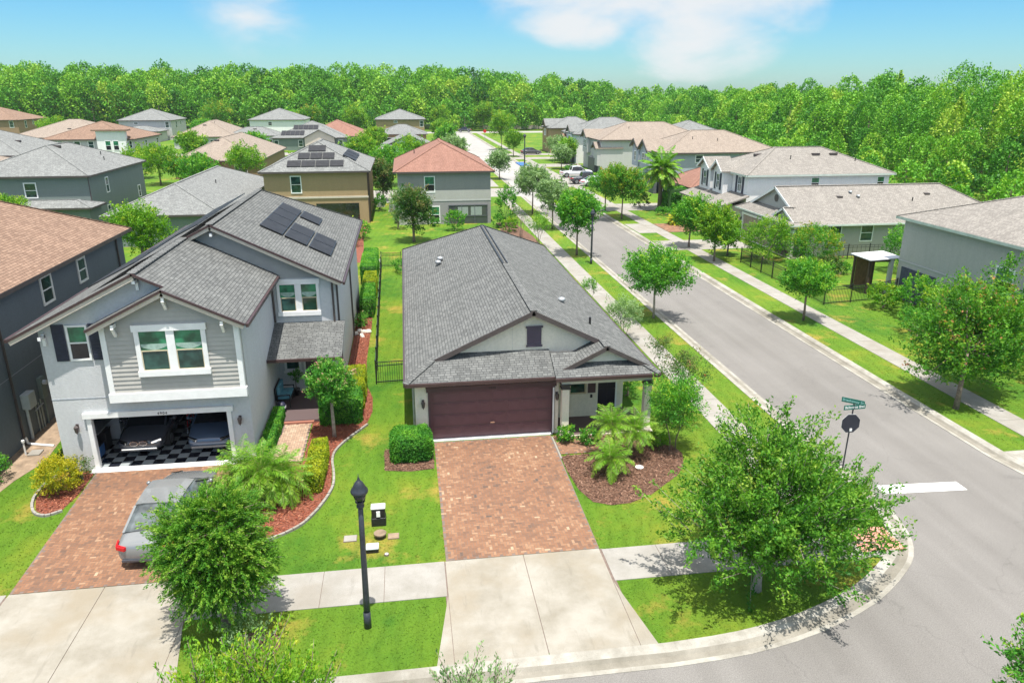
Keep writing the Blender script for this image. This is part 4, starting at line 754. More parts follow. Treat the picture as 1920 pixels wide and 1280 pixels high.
mb = MB(); mb.slab([(-35.4, 127.6, 2.95), (-32.5, 127.6, 4.4), (-32.5, 133, 4.4), (-35.4, 133, 2.95)], .12); mb.slab([(-32.5, 127.6, 4.4), (-29.6, 127.6, 2.95), (-29.6, 133, 2.95), (-32.5, 133, 4.4)], .12); mb.build('porch_roof', M['sh_tan'], hm); mb = MB(); mb.prism([(-35, 127.9, 0), (-30, 127.9, 0), (-30, 127.9, 2.9), (-32.5, 127.9, 4.2), (-35, 127.9, 2.9)], (0, .3, 0)); mb.build('porch_front', M['w_brown'], hm)
house('house', 'white two-storey house with grey hip roof, in front of the woods', -45.0, -28.6, 235.6, 252, 5.6, 'white', 'sh_greyL', .38, wins=[('S', -39.3, -38.2, 3.9, 5.0)])
house('house', 'white low house with small grey roof and dark garage door', -44.5, -31, 201.5, 211, 2.9, 'white', 'sh_greyL', .42, wins=[('S', -40.5, -33, .1, 2.0, dict(pane='darkglass', rail=False))], vents=((-37.5, 205, 'b'),))
hk, A, B = house('house', 'grey-green low house with cream front gable and roof solar panels', -31.5, -13.3, 190, 208, 2.95, 'green', 'sh_greyL', .40, wins=[('S', -30.8, -29.7, .6, 2.4), ('S', -25.1, -24.0, .8, 2.4), ('S', -15.6, -14.5, .8, 2.4)])
mb = MB(); mb.slab([(-23.9, 188.6, 2.95), (-19.9, 188.6, 4.9), (-19.9, 196, 4.9), (-23.9, 196, 2.95)], .12); mb.slab([(-19.9, 188.6, 4.9), (-15.9, 188.6, 2.95), (-15.9, 196, 2.95), (-19.9, 196, 4.9)], .12); mb.build('gable_roof', M['sh_greyL'], hk)
mb = MB(); mb.prism([(-23.4, 189, 0), (-16.4, 189, 0), (-16.4, 189, 2.95), (-19.9, 189, 4.7), (-23.4, 189, 2.95)], (0, .3, 0)); mb.build('gable_wall', M['w_sand'], hk)
rfk = [k for k in kids(hk) if k.name.startswith('roof')][0]; sv = Vector((0, 1, .40)).normalized()
solar(rfk, (-29.2, 191.2, 2.95+.4*1.2), (1, 0, 0), sv, 5, 1, 1.1, 2.6, lift=.1); solar(rfk, (-26.6, 194.2, 2.95+.4*4.2), (1, 0, 0), sv, 5, 1, 1.2, 2.6, lift=.1)
hl, A, B = house('house', 'low house with terracotta hip roof and dark single garage door', -25, -8.6, 195.5, 215, 2.95, 'sand', 'sh_terra', .44)
mb = MB(); mb.box(-12.6, -10.0, 195.86, 195.915, 0, 2.3); mb.build('garage_door', M['greyd'], hl)
house('house', 'two-storey tan house with grey hip roof beside the far end of the street', -8.2, 7.0, 233.6, 250, 5.6, 'tan', 'sh_greyL', .37, wins=[('S', 5.2, 6.3, 3.4, 5.2), ('S', -2.5, -1.4, 4.5, 5.2), ('E', 238, 239, 3.5, 5)])
house('house', 'low grey-roofed house in front of the tan two-storey one', -6.9, 6.5, 202.5, 214, 2.95, 'brown', 'sh_greyL', .40, wins=[('S', -5, 0, .1, 2.1, dict(pane='darkglass', rail=False)), ('S', 4, 5.2, .8, 2.1)])
hh = thing('house', 'small pale-blue house with steep front gable, behind the terracotta roof', 'house', (1, 172, 0)); mb = MB(); mb.prism([(-2, 168, -.1), (4.2, 168, -.1), (4.2, 168, 2.9), (1.1, 168, 4.5), (-2, 168, 2.9)], (0, 14, 0)); mb.build('wall', M['w_paleblue'], hh)
mb = MB(); mb.slab([(-5.2, 167.4, 1.9), (1.1, 167.4, 4.75), (1.1, 182.5, 4.75), (-5.2, 182.5, 1.9)], .15); mb.slab([(1.1, 167.4, 4.75), (6.6, 167.4, 2.2), (6.6, 182.5, 2.2), (1.1, 182.5, 4.75)], .15); mb.build('roof', M['sh_greyL'], hh)
# right of the street
h7, A, B = house('house', 'grey two-storey house with taupe roof and pale green eaves, at the right edge', 33.2, 45.5, 24, 46.5, 5.55, 'greige', 'sh_taupe', .38, fas='lichen', wins=[('W', 36.1, 37.5, 2.6, 4.1, dict(pane='glassg'))], vents=((35.6, 35.8, 'p'),))
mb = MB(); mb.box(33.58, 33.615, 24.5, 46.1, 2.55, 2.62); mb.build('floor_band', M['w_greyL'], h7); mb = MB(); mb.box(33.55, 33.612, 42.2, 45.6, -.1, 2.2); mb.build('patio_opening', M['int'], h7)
h5, A, B = house('house', 'white two-storey house with black shutters and taupe roof, right of the palm', 33.9, 50.2, 71.5, 82.6, 5.6, 'white', 'sh_taupe', .42, fas='lichen', wins=[('S', 41.1, 42.1, 4.1, 5.3, dict(pane='glassg')), ('S', 48.4, 49.3, 4.1, 5.3, dict(pane='glassg'))], vents=((37.5, 77, 'b'), (43.2, 75.4, 'b'), (45.2, 75.4, 'b'), (40, 74.5, 'p'), (47, 74, 'p')))
for ya, yb in ((75.6, 78.2), (79.0, 82.0)):
    ym = (ya+yb)/2; mb = MB(); mb.prism([(33.3, ya, 3.0), (33.3, yb, 3.0), (33.3, yb, 5.7), (33.3, ym, 6.5), (33.3, ya, 5.7)], (1.0, 0, 0)); bw = mb.build('bay', M['w_white'], h5)
    mb = MB(); mb.slab([(32.9, ya-.3, 5.62), (32.9, ym, 6.75), (36, ym, 6.75), (36, ya-.3, 5.62)][::-1], .12); mb.slab([(32.9, ym, 6.75), (32.9, yb+.3, 5.62), (36, yb+.3, 5.62), (36, ym, 6.75)][::-1], .12); mb.build('bay_roof', M['sh_taupe'], bw)
    beams(bw, 'rake_board', M['white'], [((32.88, ya-.3, 5.62), (32.88, ym, 6.75)), ((32.88, ym, 6.75), (32.88, yb+.3, 5.62))], .06, .2)
    window(bw, 'W', 33.3, ym-.45, ym+.45, 3.7, 5.3, mull=1)
    for yy in (ym-.85, ym+.5):
        mb = MB(); mb.box(33.24, 33.297, yy, yy+.35, 3.6, 5.35); mb.build('shutter', M['navy'], bw)
window(h5, 'W', 34.32, 73.2, 74.2, 3.7, 5.3, mull=1)
for yy in (72.75, 74.3): mb = MB(); mb.box(34.26, 34.316, yy, yy+.38, 3.6, 5.35); mb.build('shutter', M['navy'], h5)
mb = MB(); mb.slab([(31.2, 71.2, 2.6), (31.2, 82.6, 2.6), (34.3, 82.6, 3.6), (34.3, 71.2, 3.6)][::-1], .14); mb.build('porch_roof', M['sh_taupe'], h5)
mb = MB(); mb.box(31.5, 34.3, 72.2, 78.4, -.1, 2.5); mb.build('garage_front', M['w_sand'], h5); mb = MB(); mb.box(31.44, 31.497, 72.8, 77.6, 0, 2.15); mb.build('garage_door', M['white'], h5)
for yy in (79, 82.1): mb = MB(); mb.box(31.45, 31.75, yy, yy+.3, -.1, 2.45); mb.build('column', M['w_sand'], h5)
house('house_wing', 'terracotta lean-to roof wing just beyond the white shuttered house', 33.0, 40.5, 84.0, 93.5, 2.9, 'sand', 'sh_terra', .5, cat='house wing')
h4, A, B = house('house', 'slate-blue two-storey house with long tan roof, behind the palm', 34.9, 52.5, 99.8, 112.6, 5.6, 'slate', 'sh_tan', .42, wins=[('S', 39.8, 41.0, 4.2, 5.3)], vents=((40.5, 103.5, 'p'), (44, 103, 'p')))
h3, A, B = house('house', 'grey two-storey house with tan roof, just beyond the slate-blue one', 33.6, 54, 128.8, 142.5, 5.6, 'greyL', 'sh_tan', .40, vents=((40, 133, 'p'),))
hs, A, B = house('house', 'pale grey two-storey house with dark grey roof and front bay, far along the street', 33.4, 50, 147, 160.5, 5.6, 'white', 'sh_greyL', .44)
h9, A, B = house('house', 'brown two-storey house with grey roof, farthest in the right-hand row', 33.2, 46, 173, 184, 5.6, 'tan', 'sh_greyL', .42)
house('house', 'dark-roofed house peeping over the tan roofs on the right', 47.5, 61, 134, 149, 5.6, 'grey', 'sh_greyL', .40)
def streetbay(par, x, ya, yb, wm_, rm_, zt=6.9, zb=3.0, n=1, rake='dark', gd=None):
    ym = (ya+yb)/2; ze_ = zt-(yb-ya)/2*.6; mb = MB(); mb.prism([(x-.6, ya+.25, zb), (x-.6, yb-.25, zb), (x-.6, yb-.25, ze_), (x-.6, ym, zt-.2), (x-.6, ya+.25, ze_)], (1.2, 0, 0)); b = mb.build('bay', M[wm_], par)
    mb = MB(); mb.slab([(x-1.0, ya, ze_-.05), (x-1.0, ym, zt), (x+4, ym, zt), (x+4, ya, ze_-.05)][::-1], .12); mb.slab([(x-1.0, ym, zt), (x-1.0, yb, ze_-.05), (x+4, yb, ze_-.05), (x+4, ym, zt)][::-1], .12); mb.build('bay_roof', M[rm_], b)
    beams(b, 'rake_board', M[rake], [((x-1.03, ya, ze_-.03), (x-1.03, ym, zt+.02)), ((x-1.03, ym, zt+.02), (x-1.03, yb, ze_-.03))], .1, .3)
    for i in range(n):
        yc = ym+(i-(n-1)/2)*1.1; window(b, 'W', x-.6, yc-.5, yc+.5, 3.7, 5.2, mull=1, pane='darkglass')
    if gd: mb = MB(); mb.box(x-.66, x-.2, gd[0], gd[1], -.1, 2.4); mb.build('garage_door', M['greyd'], par)
streetbay(h4, 35, 103.6, 108.4, 'w_slate', 'sh_tan', 7.1, 3.0, 2, gd=(101, 106)); streetbay(h4, 35, 108.6, 112.2, 'w_slate', 'sh_tan', 7.0, 3.0, 1)
streetbay(h3, 34, 136.4, 140.6, 'w_greyL', 'sh_tan', 7.0, 2.9, 2, gd=(131, 135.6)); streetbay(h3, 34, 129, 132.2, 'w_greyL', 'sh_tan', 5.2, 1.2, 0)
streetbay(hs, 34, 150, 154, 'w_white', 'sh_greyL', 7.2, 3.0, 2, gd=(149, 153.5)); streetbay(hs, 34, 156, 159, 'w_tan', 'sh_terra', 5.2, 1.2, 0)
streetbay(h9, 34, 176.5, 181.5, 'w_tan', 'sh_greyL', 7.5, 2.9, 2)
# ================================================================ PLANTS
def unit(r, n):
    v = r.normal(size=(n, 3)); return v/np.linalg.norm(v, axis=1)[:, None]
def quads(P, U, V, lu, lv):
    U = U*lu[:, None]/2; V = V*lv[:, None]/2; return np.stack([P-U, P-V*1.0, P+U, P+V*1.0], 1).reshape(-1, 3)
def orient(r, A, sp):   # leaf axes around direction A
    u = A+r.normal(size=A.shape)*sp; u /= np.linalg.norm(u, axis=1)[:, None]
    w = r.normal(size=A.shape)+np.array([0, 0, .9]); v = np.cross(u, w); v /= np.linalg.norm(v, axis=1)[:, None]+1e-9; return u, v
def crown(par, mat, blobs, sprays, lps, leaf, seed, L=.6, sig=.10, up=.5, droop=0., asp=.5, fill=.55, tipt=.25, name='crown', spread=.55):
    r = np.random.RandomState(seed); base = Vector((0, 0, 0)); p = par
    B = np.array(blobs, float); w = B[:, 3]*B[:, 4]*B[:, 5]; w = w/w.sum(); bi = r.choice(len(B), sprays, p=w); d = unit(r, sprays)
    d[:, 2] = np.where(r.rand(sprays) < .3, abs(d[:, 2]), d[:, 2])
    lump = np.array([noise.noise(Vector(x)*1.7+Vector((seed*3.1, 0, 0))) for x in d])
    rad = (fill+(1-fill)*r.rand(sprays)**.6)*(1+.35*lump)
    P0 = B[bi, :3]+d*B[bi, 3:6]*(rad*.86)[:, None]; ax = d*np.array([1, 1, .7])+np.array([0, 0, up])+r.normal(size=(sprays, 3))*.35; ax /= np.linalg.norm(ax, axis=1)[:, None]
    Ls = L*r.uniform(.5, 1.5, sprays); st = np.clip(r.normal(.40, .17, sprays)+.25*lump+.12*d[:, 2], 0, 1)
    n = sprays*lps; si = np.repeat(np.arange(sprays), lps); t = r.rand(n)
    sg = sig*(1.25-.85*t)*(L*r.uniform(.7, 1.3, sprays)/L)[si]
    P = P0[si]+ax[si]*(t*Ls[si])[:, None]+r.normal(size=(n, 3))*sg[:, None]
    P[:, 2] -= droop*t*t*Ls[si]
    P[:, 2] = np.maximum(P[:, 2], .04+base.z)
    A = ax[si].copy(); A[:, 2] -= droop*t*1.5; u, v = orient(r, A, spread*1.6); lu = leaf*r.uniform(.6, 1.35, n); lv = lu*asp
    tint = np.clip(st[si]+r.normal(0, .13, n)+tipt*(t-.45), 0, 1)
    off = Vector((0, 0, 0)); q = par
    while q: off += q.location; q = q.parent
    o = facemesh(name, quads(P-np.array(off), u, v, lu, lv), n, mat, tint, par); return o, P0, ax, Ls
def trunk(par, base, P0, ax, Ls, r0, fork, mat, seed=1, limbs=12, twigs=0, lean=(0, 0), multi=1, droop=0):
    rr = random.Random(seed); mb = MB(); bx, by = base; f = Vector((bx+lean[0], by+lean[1], fork)); zf = fork
    for m in range(multi):
        a = 6.28*m/multi; ox = (.12*math.cos(a) if multi > 1 else 0); oy = (.12*math.sin(a) if multi > 1 else 0); fo = f+Vector((ox*3, oy*3, 0))
        path = [Vector((bx+ox, by+oy, -.05)), Vector((bx+ox+lean[0]*.2, by+oy+lean[1]*.2, fork*.35)), Vector((bx+ox*2+lean[0]*.6+rr.uniform(-.03, .03), by+oy*2+lean[1]*.6, fork*.7)), fo]
        rm = r0 if multi == 1 else r0*.6; mb.tube(path, [rm*1.35, rm, rm*.9, rm*.8], 8)
        idx = rr.sample(range(len(P0)), min(len(P0), max(2, limbs//multi)))
        for i in idx:
            e = Vector(P0[i]); mid = fo.lerp(e, .5)+Vector((rr.uniform(-.12, .12), rr.uniform(-.12, .12), .12*(e-fo).length)); tip = e+Vector(ax[i])*Ls[i]*.5
            mb.tube([fo-Vector((0, 0, .04)), mid, e, tip], [rm*.55, rm*.3, rm*.14, .006], 5)
    for i in rr.sample(range(len(P0)), min(len(P0), twigs)):
        e = Vector(P0[i]); d = Vector(ax[i])*Ls[i]; q = e+d; q.z -= droop*Ls[i]; mb.tube([e-d*.3, e+d*.5-Vector((0, 0, droop*.25*Ls[i])), q], [.012, .007, .003], 4)
    return mb.build('trunk', mat, par, smooth=True)
def tree(name, label, cat, x, y, z0, z1, rad, mat, sprays, lps, leaf, seed, r0=.07, fork=None, group=None, cx=None, blobs=None, bark='bark', **kw):
    root = thing(name, label, cat, (x, y, 0), group); c = cx or (x, y)
    multi = kw.pop('multi', 1); limbs = kw.pop('limbs', 12); twigs = kw.pop('twigs', 0); lean = kw.pop('lean', (0, 0))
    if not blobs: h = (z1-z0)/2; rs_ = random.Random(seed); blobs = [(c[0], c[1], z0+h, rad*.86, rad*.86, h*.9)]+[(c[0]+rad*.45*math.cos(k*2.1+seed), c[1]+rad*.45*math.sin(k*2.1+seed), z0+h*(1+rs_.uniform(-.35, .45)), rad*.55, rad*.55, h*.5) for k in range(3)]
    o, P0, ax, Ls = crown(root, M[mat], blobs, sprays, lps, leaf, seed, **kw)
    trunk(root, (x, y), P0, ax, Ls, r0, fork if fork else z0+.25*(z1-z0), M[bark], seed, limbs, twigs, lean, multi, kw.get('droop', 0)); return root
def shrub(name, label, x, y, z1, rx, ry, mat, n, leaf, seed, cat='shrub', group=None, z0=0.05, stems=5, **kw):
    root = thing(name, label, cat, (x, y, 0), group); h = (z1-z0)/2; sp = max(20, n//22); kw.setdefault('L', .22); kw.setdefault('sig', .055)
    o, P0, ax, Ls = crown(root, M[mat], [(x, y, z0+h, rx, ry, h)], sp, 22, leaf, seed, name='foliage', **kw)
    mb = MB(); rr = random.Random(seed)
    for i in rr.sample(range(len(P0)), stems): e = Vector(P0[i]); mb.tube([(x+rr.uniform(-.1, .1), y+rr.uniform(-.1, .1), -.02), ((x+e.x)/2, (y+e.y)/2, e.z*.6), tuple(e)], [.025, .016, .006], 5)
    mb.build('stem', M['bark'], root); return root
def hedge(label, x0, x1, y0, y1, z1, mat, dens, leaf, seed, group=None, rnd=.12, cat='hedge'):
    root = thing('hedge', label, cat, ((x0+x1)/2, (y0+y1)/2, 0), group); r = np.random.RandomState(seed)
    ar = np.array([(x1-x0)*(y1-y0), (x1-x0)*z1, (x1-x0)*z1, (y1-y0)*z1, (y1-y0)*z1]); n = int(ar.sum()*dens); f = r.choice(5, n, p=ar/ar.sum()); a = r.rand(n); b = r.rand(n)
    X = np.where(f < 3, x0+a*(x1-x0), np.where(f == 3, x0, x1)); Y = np.where(f == 0, y0+b*(y1-y0), np.where(f == 1, y0, np.where(f == 2, y1, y0+a*(y1-y0)))); Z = np.where(f == 0, z1, b*z1)
    nn = np.array([noise.noise(Vector((p, q, s))*1.6) for p, q, s in zip(X, Y, Z)]); C0 = np.array([(x0+x1)/2, (y0+y1)/2, z1*.45]); P = np.c_[X, Y, Z]
    hw = np.array([(x1-x0)/2, (y1-y0)/2, z1*.5]); q = (P-C0)/hw; m = np.abs(q); k = np.sort(m, 1)[:, 1]; P = P-(P-C0)*(rnd*.9*np.clip(k-.6, 0, 1)/.4)[:, None]*.6 + (P-C0)/np.linalg.norm(P-C0, axis=1)[:, None]*(nn*.10-.03+r.normal(0, .03, n))[:, None]
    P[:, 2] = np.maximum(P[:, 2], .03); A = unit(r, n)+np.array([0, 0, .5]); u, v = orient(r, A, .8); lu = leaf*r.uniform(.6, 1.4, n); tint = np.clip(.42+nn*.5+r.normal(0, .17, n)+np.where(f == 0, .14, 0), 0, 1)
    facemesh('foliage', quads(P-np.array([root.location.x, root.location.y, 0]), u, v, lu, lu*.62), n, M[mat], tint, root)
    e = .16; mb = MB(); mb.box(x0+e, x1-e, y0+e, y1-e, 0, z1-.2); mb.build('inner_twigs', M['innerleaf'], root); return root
def palm(label, x, y, hz, fr, L, mat, seed, name='palm_tree', r0=.09, el=(75, -20), leafl=.30, lw=.028, m=26, stems=None, group=None, fruit=False, droop=.75, ln=.09, cat='palm', skirt=0):
    root = thing(name, label, cat, (x, y, 0), group); r = np.random.RandomState(seed); stems = stems or [(0, 0, hz)]; Q = []; T = []; tr = MB(); rc = MB()
    for (sx, sy, sz) in stems:
        top = np.array([x+sx, y+sy, sz]); tr.tube([(x+sx*.4, y+sy*.4, -.05), (x+sx*.7, y+sy*.7, sz*.5), tuple(top)], [r0*1.2, r0, r0*.9], 10)
        for k in range(fr):
            az = 6.283*k*.618+r.uniform(-.2, .2); e0 = R(el[0]+(el[1]-el[0])*(k/fr)**.8+r.uniform(-6, 6)); l = L*r.uniform(.85, 1.1); st = 14; p = top.copy(); pts = [p.copy()]; e = e0
            for i in range(st): e -= droop*(1.1+math.cos(e))*(.8/st)*(i/st+.35); p = p+np.array([math.cos(az)*math.cos(e), math.sin(az)*math.cos(e), math.sin(e)])*l/st; pts.append(p.copy())
            pts = np.array(pts); rc.tube([tuple(a) for a in pts[::2]], [.012*(1-.8*i/len(pts[::2])) for i in range(len(pts[::2]))], 4)
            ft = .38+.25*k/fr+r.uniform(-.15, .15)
            for s in (-1, 1):
                t = np.linspace(.12, .99, m)*st; i0 = np.minimum(t.astype(int), st-1); b = pts[i0]+(pts[i0+1]-pts[i0])*(t-i0)[:, None]; d = pts[i0+1]-pts[i0]; d /= np.linalg.norm(d, axis=1)[:, None]
                side = np.cross(d, [0, 0, 1.]); side /= np.linalg.norm(side, axis=1)[:, None]+1e-9
                dr = side*s*.85+d*.6+np.c_[np.zeros(m), np.zeros(m), -.30-.25*r.rand(m)]+r.normal(0, ln, (m, 3)); dr /= np.linalg.norm(dr, axis=1)[:, None]; ll = leafl*np.sin(np.clip(t/st*.9+.12, 0, 1)*math.pi)**.6*r.uniform(.8, 1.15, m)
                w = np.cross(dr, d); w /= np.linalg.norm(w, axis=1)[:, None]+1e-9; w = np.cross(dr, w)*lw/2; e1 = b+dr*ll[:, None]; mid = b+dr*(ll*.5)[:, None]
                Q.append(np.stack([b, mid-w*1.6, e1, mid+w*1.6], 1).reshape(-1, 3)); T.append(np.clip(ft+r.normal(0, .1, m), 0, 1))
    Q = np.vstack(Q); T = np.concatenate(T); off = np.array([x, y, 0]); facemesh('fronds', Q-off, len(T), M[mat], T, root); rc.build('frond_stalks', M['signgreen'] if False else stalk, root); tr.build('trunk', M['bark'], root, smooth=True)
    if fruit:
        mb = MB()
        for a in (.4, 2.6, 4.3): mb.lathe([(.05, .3), (.32, 0), (.28, -.35), (.05, -.7)], (x+math.cos(a)*.7, y+math.sin(a)*.7, hz-.35), 10)
        mb.build('fruit', pm('orange_fruit', (.55, .26, .03), .7, .3, 8, .8, 14), root)
    return root
stalk = pm('frond_stalk', (.22, .28, .06), .6)
# ---- the two big near trees
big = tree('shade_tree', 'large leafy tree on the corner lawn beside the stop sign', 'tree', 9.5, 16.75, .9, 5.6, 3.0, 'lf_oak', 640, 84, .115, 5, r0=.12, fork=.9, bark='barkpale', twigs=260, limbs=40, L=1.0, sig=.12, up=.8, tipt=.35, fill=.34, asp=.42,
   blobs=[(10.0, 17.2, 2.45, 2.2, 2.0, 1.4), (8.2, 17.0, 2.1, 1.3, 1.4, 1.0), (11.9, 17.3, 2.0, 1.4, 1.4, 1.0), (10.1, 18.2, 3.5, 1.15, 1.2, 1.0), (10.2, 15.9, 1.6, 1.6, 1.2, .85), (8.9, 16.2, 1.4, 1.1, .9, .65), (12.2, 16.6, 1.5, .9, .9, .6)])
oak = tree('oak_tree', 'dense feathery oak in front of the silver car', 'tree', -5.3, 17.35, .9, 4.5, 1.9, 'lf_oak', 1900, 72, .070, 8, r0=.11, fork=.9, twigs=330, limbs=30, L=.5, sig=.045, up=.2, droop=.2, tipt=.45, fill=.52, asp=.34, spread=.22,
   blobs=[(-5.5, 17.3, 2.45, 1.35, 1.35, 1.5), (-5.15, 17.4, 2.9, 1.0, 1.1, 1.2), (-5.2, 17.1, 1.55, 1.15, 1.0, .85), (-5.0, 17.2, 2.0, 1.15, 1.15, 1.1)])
mb = MB(); mb.tube([(-4.35, 16.35, -.02), (-4.35, 16.35, .03)], .62, 18); ringm = mb.build('mulch_ring', M['mulch'], kind='structure')
shrub('sage_bush', 'sparse silvery shoots in the bare mulch ring behind the lower left tree top', -4.45, 16.35, .8, .62, .5, 'lf_sage', 1500, .07, 12, L=.4, up=1.2)
tree('young_tree', 'light-green tree whose top rises into the photo at bottom left', 'tree', -2.85, 7.9, 2.6, 6.75, 1.35, 'lf_lime', 620, 50, .062, 21, r0=.08, twigs=260, limbs=20, L=.5, sig=.05, up=.8, fill=.55, asp=.4, spread=.3, blobs=[(-2.5, 8.0, 5.25, 1.0, .9, 1.45), (-1.85, 8.1, 5.4, .6, .6, 1.1), (-3.2, 8.1, 5.2, .55, .6, 1.1)])
tree('young_tree', 'young spiky tree whose top rises over the kerb at bottom centre', 'tree', .72, 8.0, 3.0, 6.4, .62, 'lf_sage', 240, 40, .06, 22, r0=.05, twigs=150, limbs=14, L=.5, sig=.045, up=1.3, fill=.5, asp=.38, spread=.25)
tree('young_tree', 'branch tips of a tree entering at the lower right edge', 'tree', 11.15, 9.2, 2.0, 4.7, .85, 'lf_maple', 150, 40, .085, 23, r0=.06, twigs=90, L=.45, sig=.07, up=.6)
# ---- street and yard trees
tree('street_tree', 'fresh green tree in the grass verge between sidewalk and road, above the cream house', 'tree', 15.2, 43.2, 1.35, 4.4, 2.25, 'lf_maple', 330, 52, .14, 31, L=.75, sig=.15, up=.75, fill=.4, bark='barkpale')
tree('street_tree', 'small dark-green tree on the right verge beside the iron fence', 'tree', 24.35, 41.4, 1.3, 3.85, 1.65, 'lf_maple', 300, 50, .13, 32, L=.5, sig=.13, up=.4, fill=.4)
tree('maple_tree', 'big spreading maple with reddish shoot tips by the right-hand sidewalk', 'tree', 24.2, 27.6, 1.3, 6.9, 2.8, 'lf_red', 640, 62, .135, 33, r0=.1, L=.95, sig=.17, up=.9, fill=.35, limbs=24, twigs=60, blobs=[(25.3, 28.8, 1.9, 2.4, 1.9, 1.1), (26.9, 29.4, 2.3, 1.8, 1.8, 1.4), (24.8, 28.4, 2.9, 2.2, 2.1, 1.5), (26.2, 28.8, 3.6, 1.7, 1.7, 1.5), (24.6, 28.4, 4.4, 1.1, 1.0, 1.2), (26.8, 29.2, 5.0, .6, .6, 1.4), (23.4, 28.2, 2.3, 1.3, 1.2, 1.0)])
tree('ornamental_tree', 'compact deep-green little tree beside the porch column', 'tree', 10.1, 25.5, .7, 3.15, 1.05, 'lf_maple', 270, 50, .075, 34, r0=.045, L=.5, sig=.12, up=.5, multi=2, fill=.35, twigs=40)
tree('crape_myrtle', 'thin crape myrtle with pinkish tips between porch and sidewalk', 'tree', 11.2, 27.6, 1.0, 3.35, 1.05, 'lf_magn', 110, 34, .085, 35, r0=.03, L=.5, sig=.12, up=.8, multi=3, fill=.35)
tree('crape_myrtle', 'wispy crape myrtle right behind the cream house beside the sidewalk', 'tree', 12.1, 39.2, .6, 2.3, 1.05, 'lf_sage', 130, 40, .085, 36, r0=.03, L=.5, sig=.11, up=.7, multi=3, fill=.35)
tree('crape_myrtle', 'sapling leaning over the sidewalk just behind the porch roof', 'tree', 12.3, 33.5, .5, 2.2, .5, 'lf_magn', 50, 26, .08, 37, r0=.02, L=.5, sig=.09, up=1.2, multi=2, fill=.3)
tree('crape_myrtle', 'slim leafy sapling halfway along the cream house', 'tree', 11.9, 47, .4, 1.7, .5, 'lf_maple', 50, 30, .08, 38, r0=.02, L=.4, sig=.09, up=1., multi=2, fill=.3)
tree('crape_myrtle', 'nearly bare yellow-green crape myrtle beyond the roof ridge', 'tree', 11.9, 66.5, .9, 3.1, 1.25, 'lf_lime', 90, 28, .10, 39, r0=.04, L=.8, sig=.10, up=1.2, multi=4, fill=.3)
tree('crape_myrtle', 'bare brownish crape myrtle left of the other bare one', 'tree', 10.9, 70.5, 1.0, 3.2, .9, 'lf_magn', 50, 18, .09, 40, r0=.04, L=.7, sig=.09, up=1.2, multi=4, fill=.3)
SV = 'trees on the grass verges'
for i, (lab, x, y, z0, z1, rad, mt, sp) in enumerate((
    ('nearest leafy tree of the left verge row, before the tall lamp post', 14.6, 62.4, 1.6, 5.7, 1.95, 'lf_maple', 330),
    ('second tree of the left verge row, mottled crown', 15.0, 75.5, 1.7, 5.2, 1.9, 'lf_sage', 240),
    ('third tree of the left verge row, round and pale', 14.6, 85.6, 1.9, 5.4, 2.3, 'lf_sage', 260),
    ('far leafy tree of the left verge row, above the terracotta roof', 15.3, 122, 1.2, 4.4, 1.7, 'lf_sage', 150),
    ('broad round tree with orange-yellow top on the right verge', 23.9, 80.6, 1.7, 5.9, 2.9, 'lf_orange', 430),
    ('dark tree close behind the orange-topped one', 23.7, 87.0, 1.5, 4.9, 2.0, 'lf_maple', 200),
    ('slender tree by the brick driveway on the right', 25.6, 64.4, 1.2, 4.5, 1.5, 'lf_maple', 240),
    ('feathery bright tree before the white house garage', 25.5, 58.3, 1.1, 4.7, 1.55, 'lf_lime', 240),
    ('thin young tree in the open plot beside the fence', 27.6, 60.4, .9, 3.0, .95, 'lf_lime', 110),
    ('tall light tree where the street meets the far lawn', 23.9, 186, 1.8, 8.8, 3.4, 'lf_lime', 260),
    ('tree right of the far street before the lane', 23.8, 165, 1.4, 5.8, 2.0, 'lf_lime', 160),
    ('small tree by the far parked pickup', 28.7, 137, 1.2, 4.0, 1.8, 'lf_sage', 140),
    ('fluffy tree in front of the farthest brown house', 31.5, 154, 1, 4.5, 2.2, 'lf_sage', 160),
    ('palm-like leafy tree before the pale bay-fronted house', 32.0, 146, 1.0, 4.6, 1.6, 'lf_lime', 120))):
    tree('street_tree', lab, 'tree', x, y, z0, z1, rad, mt, sp, 30 if y > 100 else 44, .19 if y < 100 else .30, 50+i, r0=.08, group=SV, L=.7 if y < 100 else .9, sig=.17 if y < 100 else .3, up=.6, fill=.4)
